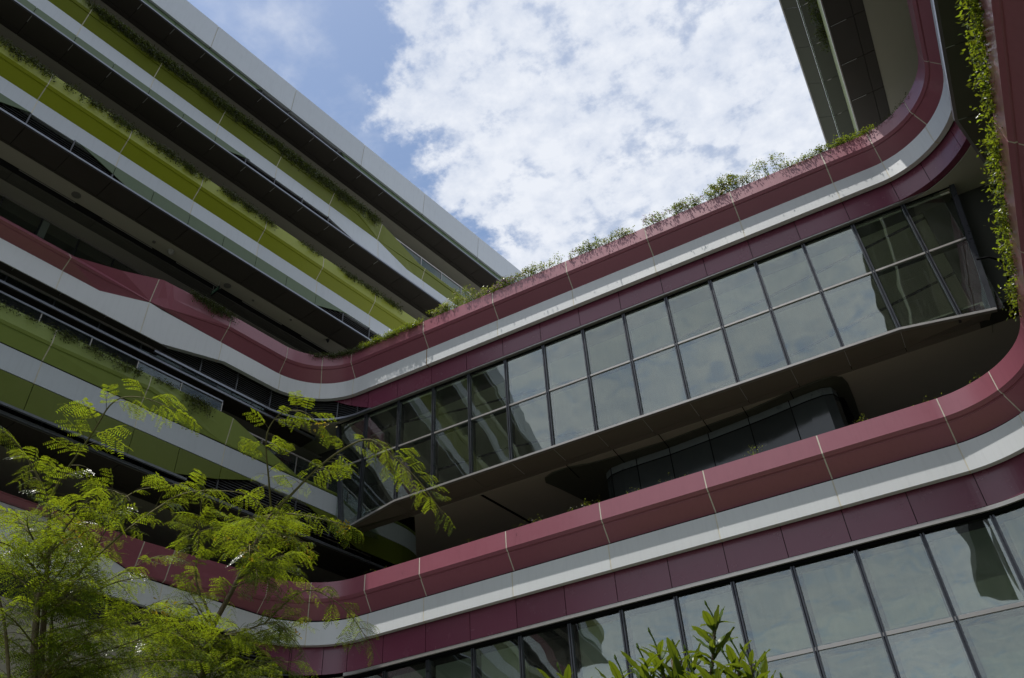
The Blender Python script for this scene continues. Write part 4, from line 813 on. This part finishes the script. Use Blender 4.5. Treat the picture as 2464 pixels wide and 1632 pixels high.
def smooth_poly(pts):
    p = [Vector(q) for q in pts]
    if len(p) < 3: return p
    out = []
    for i in range(len(p) - 1):
        p0 = p[max(0, i - 1)]; p1 = p[i]; p2 = p[i + 1]; p3 = p[min(len(p) - 1, i + 2)]
        for k in range(4):
            u = k / 4; out.append(.5 * ((2 * p1) + (p2 - p0) * u + (2 * p0 - 5 * p1 + 4 * p2 - p3) * u * u + (-p0 + 3 * p1 - 3 * p2 + p3) * u ** 3))
    return out + [p[-1]]
def feathery_tree(label, data, base, spacing, seed):
    r = random.Random(seed); t = thing('feathery_tree', label, 'tree', base); bx = Vector(base); Q = []; gold = []
    def loc_(mb): mb.v = [(v[0] - bx.x, v[1] - bx.y, v[2] - bx.z) for v in mb.v]
    twigs = MB(); first = True
    for pts, r0, r1 in data:
        sp = smooth_poly(pts); main = r0 >= .012
        if main:
            p0 = sp[0]; ground = [(p0.x + (p0.x - sp[-1].x) * .12, p0.y - .05, 0.0), (p0.x + (p0.x - sp[-1].x) * .05, p0.y, p0.z * .5)]
            mb = MB(); allp = [Vector(g) for g in ground] + sp; mb.tube(smooth_poly([tuple(q) for q in allp[:3]])[:8] + allp[2:], r0 * 1.35, r1, 9); loc_(mb)
            mb.obj('trunk' if first else 'branch', M['bark'], t, smooth=True); first = False
        else: twigs.tube(sp, r0, r1, 5)
        fine = polyline(sp, .02); n = len(fine); start = int(n * (.45 if main else .12)) if r0 > .005 else int(n * .2); i = start; sd = 1
        while i < n:
            P = fine[i]; d = (fine[min(n - 1, i + 2)] - fine[max(0, i - 2)]).normalized(); side = d.cross(Vector((0, 0, 1)))
            side = side.normalized() if side.length > .2 else Vector((math.cos(i), math.sin(i), 0))
            a = r.uniform(-.7, .7); dirv = side * sd * (1 if r.random() < .85 else -1) + d * r.uniform(.1, .8) + Vector((r.gauss(0, .35), r.gauss(0, .35), r.uniform(-.15, .55)))
            if i > n - 4: dirv = d + Vector((r.gauss(0, .3), r.gauss(0, .3), .1))
            dirv.normalize(); up = (Vector((0, 0, 1)) + Vector((r.gauss(0, .25), r.gauss(0, .25), 0))); y = up.cross(dirv).normalized(); z = dirv.cross(y)
            S = r.uniform(.58, .92); T = TPL[r.randrange(len(TPL))] * S; m = np.array([tuple(dirv), tuple(y), tuple(z)])
            Q.append(T.reshape(-1, 3) @ m + np.array(tuple(P - bx))); twigs.tube([P, P + dirv * .08 * S, P + dirv * .13 * S - Vector((0, 0, .010)), P + dirv * .18 * S - Vector((0, 0, .03))], .0022, .0008, 3)
            sd = -sd; i += max(1, int(r.uniform(.6, 1.4) * spacing / .02))
        if not main and r.random() < .15:
            for _ in range(26): gold.append(tuple(fine[-1] - bx + Vector((r.gauss(0, .035), r.gauss(0, .035), r.gauss(-.02, .035)))))
    loc_(twigs); twigs.obj('twigs', M['twig'], t)
    V = np.concatenate(Q, 0); F = np.arange(len(V)).reshape(-1, 4); o = np_mesh('crown', V, F, M['leaf_fern'], t); o['kind'] = 'stuff'
    if gold:
        G = np.array(gold); V, F = leaf_quads(G, rng.normal(size=G.shape), np.full(len(G), .028), np.full(len(G), .007)); np_mesh('seed_clusters', V, F, M['petal_gold'], t)['kind'] = 'stuff'
    return t
TREE_C=[([(-4.66,4.16,3.42),(-4.62,4.14,3.59),(-4.58,4.09,3.81),(-4.55,4.09,3.92),(-4.43,4.10,4.16),(-4.32,4.10,4.38),(-4.19,4.09,4.60),(-4.15,4.10,4.68)],0.021,0.012),
([(-4.15,4.10,4.68),(-4.00,4.11,4.79),(-3.79,4.12,4.94),(-3.56,4.15,5.06),(-3.37,4.21,5.10),(-3.24,4.35,4.97),(-3.12,4.50,4.80),(-3.03,4.64,4.61)],0.011,0.003),
([(-4.16,4.10,4.67),(-4.10,3.96,4.89),(-4.05,3.84,5.07),(-3.98,3.77,5.18),(-3.87,3.77,5.28),(-3.74,3.85,5.29),(-3.66,3.98,5.21)],0.008,0.003),
([(-4.15,4.10,4.68),(-3.93,4.15,4.62),(-3.73,4.19,4.54),(-3.55,4.21,4.45)],0.007,0.002),
([(-4.35,4.06,4.21),(-4.03,3.99,4.22),(-3.74,3.92,4.18)],0.007,0.002),
([(-4.52,4.06,3.90),(-4.58,4.00,4.07),(-4.63,3.99,4.14),(-4.67,3.95,4.29),(-4.65,3.90,4.52),(-4.62,3.83,4.79)],0.01,0.003),
([(-4.54,4.03,3.92),(-4.72,4.02,4.14),(-4.89,4.04,4.32)],0.008,0.002),
([(-4.56,4.07,3.82),(-4.31,4.12,3.83),(-4.05,4.17,3.85),(-3.87,4.24,3.66)],0.009,0.002),
([(-4.14,4.17,3.87),(-3.98,4.22,4.02),(-3.85,4.28,4.07),(-3.72,4.40,3.99),(-3.64,4.50,3.88),(-3.58,4.59,3.75)],0.006,0.002),
([(-4.56,4.09,3.77),(-4.80,4.02,3.89),(-5.04,3.97,3.96),(-5.25,4.02,3.90)],0.009,0.003),
([(-4.58,4.13,3.67),(-4.41,4.19,3.68),(-4.22,4.31,3.64),(-4.06,4.39,3.58)],0.008,0.003),
([(-4.27,4.06,4.35),(-4.41,4.00,4.53),(-4.57,3.97,4.63),(-4.81,3.92,4.61)],0.006,0.002),
([(-4.21,4.05,4.46),(-4.20,4.28,4.58),(-4.21,4.59,4.57)],0.006,0.002),
([(-4.61,4.19,3.47),(-4.90,4.22,3.65),(-5.20,4.28,3.72)],0.006,0.002),
([(-4.60,4.16,3.55),(-4.66,4.15,3.71),(-4.74,4.17,3.77)],0.006,0.002),
([(-4.60,4.16,3.54),(-4.53,3.83,3.65),(-4.46,3.54,3.65)],0.006,0.002),
([(-4.58,4.10,3.72),(-4.25,3.92,3.74),(-3.93,3.78,3.66)],0.006,0.002),
([(-4.61,4.19,3.47),(-4.89,4.15,3.57),(-5.19,4.13,3.58)],0.006,0.002),
([(-4.61,4.19,3.47),(-4.50,4.36,3.55),(-4.40,4.56,3.52)],0.006,0.002),
([(-4.61,4.19,3.47),(-4.69,4.27,3.70),(-4.78,4.39,3.84)],0.006,0.002),
([(-4.61,4.19,3.47),(-4.57,4.28,3.64),(-4.53,4.41,3.72)],0.006,0.002),
([(-4.59,4.14,3.61),(-4.37,4.18,3.79),(-4.16,4.26,3.87)],0.006,0.002),
([(-4.61,4.19,3.47),(-4.44,4.14,3.50),(-4.29,4.13,3.44)],0.006,0.002),
([(-4.59,4.12,3.65),(-4.88,4.20,3.93),(-5.19,4.30,4.11)],0.006,0.002),
([(-4.59,4.12,3.65),(-4.54,4.40,3.88),(-4.49,4.72,4.01)],0.006,0.002),
([(-4.58,4.10,3.72),(-4.46,3.87,3.74),(-4.34,3.68,3.66)],0.006,0.002),
([(-4.61,4.19,3.47),(-4.48,4.12,3.58),(-4.37,4.09,3.59)],0.006,0.002),
([(-4.60,4.16,3.56),(-4.18,4.12,3.59),(-3.79,4.09,3.51)],0.006,0.002),
([(-4.61,4.19,3.47),(-4.45,4.43,3.54),(-4.28,4.71,3.51)],0.006,0.002),
([(-4.56,4.04,3.88),(-4.44,3.82,3.93),(-4.33,3.65,3.88)],0.006,0.002),
([(-4.61,4.19,3.47),(-4.25,4.19,3.48),(-3.90,4.21,3.38)],0.006,0.002),
([(-4.59,4.14,3.61),(-4.46,3.85,3.72),(-4.34,3.60,3.72)],0.006,0.002),
([(-4.61,4.19,3.47),(-4.68,4.49,3.72),(-4.74,4.84,3.87)],0.006,0.002),
([(-4.59,4.13,3.62),(-4.43,3.85,3.64),(-4.28,3.62,3.55)],0.006,0.002),
([(-4.57,4.08,3.76),(-4.47,3.70,3.75),(-4.37,3.38,3.64)],0.006,0.002),
([(-4.59,4.13,3.63),(-4.45,4.37,3.88),(-4.29,4.66,4.04)],0.006,0.002),
([(-4.33,4.06,4.25),(-4.41,4.35,4.46),(-4.54,4.65,4.55)],0.005,0.002),
([(-4.35,4.06,4.21),(-4.22,4.23,4.32),(-4.15,4.39,4.32)],0.005,0.002),
([(-4.35,4.06,4.21),(-4.26,4.19,4.31),(-4.23,4.31,4.30)],0.005,0.002),
([(-4.18,4.05,4.49),(-4.36,4.14,4.66),(-4.50,4.34,4.74)],0.005,0.002),
([(-4.15,4.05,4.53),(-4.07,3.85,4.50),(-3.93,3.77,4.38)],0.005,0.002),
([(-4.21,4.06,4.44),(-4.10,4.06,4.49),(-3.97,4.15,4.44)],0.005,0.002),
([(-4.39,4.06,4.15),(-4.18,4.12,4.19),(-4.06,4.14,4.12)],0.005,0.002),
([(-4.26,4.06,4.36),(-4.07,3.85,4.30),(-3.89,3.69,4.14)],0.005,0.002),
([(-4.13,4.05,4.56),(-4.30,4.24,4.77),(-4.40,4.57,4.89)],0.005,0.002),
([(-4.18,4.05,4.49),(-4.44,4.07,4.66),(-4.67,4.19,4.72)],0.005,0.002),
([(-4.20,4.06,4.45),(-4.17,4.11,4.55),(-4.12,4.26,4.55)],0.005,0.002),
([(-4.35,4.06,4.21),(-4.15,3.99,4.21),(-4.02,3.91,4.10)],0.005,0.002)]
TREE_L=[([(-4.55,2.94,2.99),(-4.52,2.87,3.25),(-4.48,2.77,3.51),(-4.44,2.71,3.67),(-4.41,2.71,3.74)],0.02,0.013),
([(-4.51,3.01,3.00),(-4.51,2.91,3.25),(-4.49,2.82,3.53),(-4.46,2.74,3.74),(-4.43,2.65,3.98),(-4.40,2.57,4.15)],0.019,0.009),
([(-4.40,2.57,4.15),(-4.31,2.54,4.27),(-4.20,2.53,4.40),(-4.08,2.51,4.52),(-3.98,2.49,4.63),(-3.89,2.51,4.67),(-3.79,2.60,4.67),(-3.68,2.75,4.62)],0.008,0.002),
([(-4.40,2.57,4.15),(-4.43,2.47,4.28),(-4.46,2.36,4.40),(-4.50,2.26,4.48)],0.008,0.003),
([(-4.42,2.62,4.07),(-4.23,2.63,4.09),(-4.02,2.64,4.14),(-3.87,2.65,4.07)],0.007,0.002),
([(-4.38,2.82,3.65),(-4.33,2.85,3.82),(-4.25,2.87,4.04),(-4.21,2.87,4.20),(-4.14,2.94,4.32),(-4.06,3.07,4.38)],0.008,0.002),
([(-4.40,2.77,3.68),(-4.34,2.86,3.83),(-4.21,2.97,4.07),(-4.10,3.08,4.25),(-4.02,3.18,4.37),(-3.92,3.35,4.44),(-3.82,3.54,4.46),(-3.83,3.67,4.39)],0.009,0.002),
([(-4.42,2.71,3.72),(-4.40,2.54,3.79),(-4.38,2.41,3.81),(-4.37,2.29,3.79)],0.008,0.003),
([(-4.57,3.10,3.03),(-4.55,2.99,3.28),(-4.52,2.90,3.51),(-4.49,2.83,3.68)],0.013,0.006),
([(-4.45,2.74,3.61),(-4.22,2.83,3.63),(-4.00,2.86,3.66),(-3.82,2.87,3.64)],0.008,0.002),
([(-4.42,2.68,3.18),(-4.40,2.55,3.42),(-4.39,2.42,3.60)],0.012,0.005),
([(-4.40,2.67,3.81),(-4.20,2.40,3.83),(-3.97,2.23,3.78)],0.006,0.002),
([(-4.51,2.90,3.21),(-4.58,2.94,3.21),(-4.64,3.02,3.19)],0.006,0.002),
([(-4.46,2.73,3.61),(-4.71,2.72,3.88),(-4.98,2.67,4.12)],0.006,0.002),
([(-4.47,2.96,3.22),(-4.73,3.02,3.52),(-4.98,3.13,3.73)],0.006,0.002),
([(-4.46,2.74,3.58),(-4.47,2.68,3.73),(-4.45,2.74,3.77)],0.006,0.002),
([(-4.46,2.83,3.47),(-4.17,2.99,3.54),(-3.89,3.13,3.57)],0.006,0.002),
([(-4.42,2.73,3.69),(-4.28,2.70,3.75),(-4.16,2.63,3.78)],0.006,0.002),
([(-4.48,2.92,3.27),(-4.67,2.84,3.44),(-4.89,2.72,3.58)],0.006,0.002),
([(-4.42,2.63,3.81),(-4.28,2.71,4.00),(-4.10,2.85,4.14)],0.006,0.002),
([(-4.51,2.90,3.21),(-4.21,2.80,3.29),(-3.87,2.76,3.35)],0.006,0.002),
([(-4.49,2.84,3.37),(-4.65,3.22,3.60),(-4.73,3.66,3.85)],0.006,0.002),
([(-4.41,2.69,3.77),(-4.71,2.78,4.10),(-4.97,2.95,4.43)],0.006,0.002),
([(-4.48,2.94,3.22),(-4.52,3.41,3.43),(-4.51,3.88,3.65)],0.006,0.002),
([(-4.48,2.94,3.22),(-4.33,3.06,3.25),(-4.22,3.14,3.24)],0.006,0.002),
([(-4.41,2.59,3.89),(-4.67,2.56,4.13),(-4.99,2.48,4.28)],0.006,0.002),
([(-4.43,2.64,3.78),(-4.11,2.53,3.78),(-3.84,2.42,3.70)],0.006,0.002),
([(-4.46,2.92,3.30),(-4.10,3.10,3.41),(-3.77,3.21,3.50)],0.006,0.002),
([(-4.48,2.94,3.22),(-4.27,2.87,3.27),(-4.04,2.85,3.26)],0.006,0.002),
([(-4.41,2.70,3.74),(-4.60,2.92,4.03),(-4.82,3.12,4.25)],0.006,0.002),
([(-4.45,2.71,3.64),(-4.72,2.65,3.85),(-4.99,2.60,4.04)],0.006,0.002),
([(-4.48,2.94,3.22),(-4.83,3.14,3.42),(-5.19,3.39,3.50)],0.006,0.002),
([(-4.47,2.96,3.22),(-4.33,3.02,3.34),(-4.19,3.14,3.35)],0.006,0.002),
([(-4.51,2.90,3.21),(-4.54,3.14,3.31),(-4.59,3.37,3.32)],0.006,0.002),
([(-4.46,2.92,3.31),(-4.52,3.20,3.61),(-4.52,3.54,3.89)],0.006,0.002),
([(-4.48,2.94,3.22),(-4.59,3.05,3.36),(-4.66,3.27,3.41)],0.006,0.002),
([(-4.47,2.96,3.22),(-4.81,3.05,3.31),(-5.17,3.13,3.34)],0.006,0.002),
([(-4.44,2.79,3.56),(-4.09,2.67,3.54),(-3.78,2.49,3.49)],0.006,0.002),
([(-4.51,2.90,3.21),(-4.62,3.27,3.46),(-4.66,3.74,3.63)],0.006,0.002),
([(-4.48,2.94,3.22),(-4.50,2.89,3.27),(-4.48,2.94,3.25)],0.006,0.002),
([(-4.47,2.90,3.32),(-4.33,2.60,3.40),(-4.17,2.38,3.38)],0.006,0.002),
([(-4.40,2.66,3.83),(-4.08,2.53,3.90),(-3.77,2.41,3.91)],0.006,0.002),
([(-4.47,2.76,3.53),(-4.54,3.09,3.84),(-4.56,3.45,4.17)],0.006,0.002),
([(-4.48,2.94,3.22),(-4.26,3.18,3.35),(-4.05,3.42,3.39)],0.006,0.002),
([(-4.51,2.90,3.21),(-4.89,3.00,3.34),(-5.28,3.08,3.46)],0.006,0.002),
([(-4.46,2.73,3.60),(-4.18,2.69,3.63),(-3.90,2.66,3.62)],0.006,0.002),
([(-4.47,2.96,3.22),(-4.56,3.10,3.29),(-4.60,3.32,3.35)],0.006,0.002),
([(-4.45,2.88,3.40),(-4.16,2.98,3.47),(-3.90,3.04,3.48)],0.006,0.002),
([(-4.47,2.96,3.22),(-4.08,3.00,3.15),(-3.73,2.99,3.01)],0.006,0.002),
([(-4.47,2.96,3.22),(-4.52,3.38,3.46),(-4.56,3.83,3.63)],0.006,0.002),
([(-4.39,2.69,3.80),(-4.50,2.74,3.98),(-4.56,2.85,4.18)],0.006,0.002)]
SHRUB=[([(-1.48,5.05,2.81),(-1.37,4.99,3.15),(-1.31,4.95,3.30),(-1.26,4.91,3.45)],0.013,0.007),
([(-1.65,4.79,2.78),(-1.56,4.75,3.02),(-1.56,4.72,3.12),(-1.56,4.68,3.23),(-1.56,4.67,3.28)],0.011,0.006),
([(-1.48,4.69,2.95),(-1.46,4.66,3.09),(-1.42,4.64,3.17)],0.01,0.006),
([(-1.27,5.01,2.76),(-1.23,4.97,2.99),(-1.19,4.93,3.13),(-1.16,4.92,3.21)],0.012,0.006),
([(-1.12,4.95,2.73),(-1.10,4.91,2.93),(-1.04,4.89,3.04)],0.01,0.006),
([(-1.36,4.68,2.71),(-1.32,4.63,2.93),(-1.34,4.60,3.03)],0.01,0.006),
([(-1.88,4.80,2.82),(-1.84,4.75,3.05),(-1.81,4.72,3.19)],0.01,0.006),
([(-2.19,4.77,2.87),(-2.16,4.72,3.08),(-2.17,4.68,3.21)],0.01,0.005),
([(-1.30,4.70,2.71),(-1.26,4.66,2.90),(-1.23,4.64,3.00)],0.01,0.006),
([(-1.02,4.98,2.71),(-0.97,4.95,2.87),(-0.93,4.93,2.96)],0.01,0.006),
([(-1.55,4.93,2.79),(-1.50,4.88,3.02),(-1.42,4.85,3.20)],0.01,0.006),
([(-1.33,4.89,2.75),(-1.26,4.86,2.97),(-1.20,4.83,3.13)],0.01,0.006),
([(-1.70,4.56,2.75),(-1.62,4.54,2.94),(-1.58,4.49,3.14)],0.01,0.006),
([(-1.15,4.74,2.69),(-1.10,4.71,2.88),(-1.05,4.66,3.07)],0.01,0.006)]
feathery_tree('slender feathery-leaved tree with a bare pale forked trunk and long arching right branch', TREE_C, (-4.9, 4.2, 0), .036, 5)
feathery_tree('dense feathery-leaved tree with dark twin trunks at the lower left corner', TREE_L, (-4.2, 2.2, 0), .040, 9)

# ---------------------------------------------------------------- broad-leaved shrub at the bottom edge
def big_leaf_mesh(r, L, W, curl, fold):
    mb = MB(); g = []; n = 8
    for i in range(n + 1):
        u = i / n; w = W * (math.sin(math.pi * min(1, u ** .8 * .98 + .02)) ** .75) * (.55 + .6 * u) if 0 < i < n else .004
        x = L * u; z = -curl * L * u * u + .02 * math.sin(u * 9) * L * .3; row = []
        for k, v in enumerate((-1, -.5, 0, .5, 1)): row.append((x * (1 - .15 * curl * u), v * w, z + abs(v) * w * fold + .004 * math.sin(u * 20 + k)))
        g.append(row)
    mb.grid(g); mb.tube([g[i][2] for i in range(n + 1)], .0022, .0008, 4); mb.tube([(-.035, 0, -.004), (.01, 0, 0)], .0028, .0022, 4)
    me = bpy.data.meshes.new('leaf'); me.from_pydata(mb.v, [], mb.f); me.materials.append(M['leaf_big']); me.polygons.foreach_set('use_smooth', [True] * len(me.polygons)); return me
LM = [big_leaf_mesh(random, *a) for a in ((.20, .029, .15, .3), (.17, .032, .3, .2), (.22, .029, -.05, .4), (.15, .028, .7, .4), (.19, .026, .45, .5), (.12, .022, 1.1, .5))]
def shrub(label, stems, base, seed):
    r = random.Random(seed); t = thing('broad_leaved_shrub', label, 'shrub', base); bv = Vector(base); cnt = 0
    for pts, r0, r1 in stems:
        p = smooth_poly([(pts[0][0] * .6 + bv.x * .4, pts[0][1] * .6 + bv.y * .4, 0)] + pts); mb = MB(); mb.tube(p, r0 * 1.2, r1, 7); mb.v = [(v[0] - bv.x, v[1] - bv.y, v[2] - bv.z) for v in mb.v]; mb.obj('stem', M['bark'], t, smooth=True)
        fine = polyline(pts, .01); n = len(fine); i = n - 1; ph = r.random() * 6
        while i > max(0, n - 62):
            age = (n - 1 - i) / 60; el = math.radians(60 - 80 * age + r.uniform(-14, 14)); az = ph; ph += 2.4
            d = Vector((math.cos(az) * math.cos(el), math.sin(az) * math.cos(el), math.sin(el))); y = Vector((-math.sin(az), math.cos(az), 0)); z = d.cross(y)
            k = r.choice((3, 5, 3, 1)) if age < .08 else r.choice((0, 1, 2, 0, 4, 2)); o = bpy.data.objects.new('leaf', LM[k]); COL.objects.link(o); o.parent = t; s = r.uniform(.72, 1.1) * (.55 if age < .06 else 1)
            P = fine[i] - bv; o.matrix_world = Matrix(((d.x * s, y.x * s, z.x * s, P.x), (d.y * s, y.y * s, z.y * s, P.y), (d.z * s, y.z * s, z.z * s, P.z), (0, 0, 0, 1))); cnt += 1
            i -= r.choice((1, 1, 2, 2))
        mb = MB(); q = fine[-1] - bv; mb.tube([q, q + Vector((-.012, 0, .05)), q + Vector((-.03, 0, .10))], .004, .006, 6); mb.tube([q + Vector((-.03, 0, .10)), q + Vector((-.033, 0, .125))], .009, .004, 6); mb.obj('flower_bud', M['leaf_big'], t)
    return t
shrub('leafy shrub with long leathery leaves and one tall upright shoot at the bottom edge', SHRUB[:6] + SHRUB[8:], (-1.2, 5.0, 0), 3)
shrub('small shoots of a broad-leaved shrub peeping in left of the larger one', SHRUB[6:8], (-2.3, 5.0, 0), 4)
bpy.context.view_layer.update()
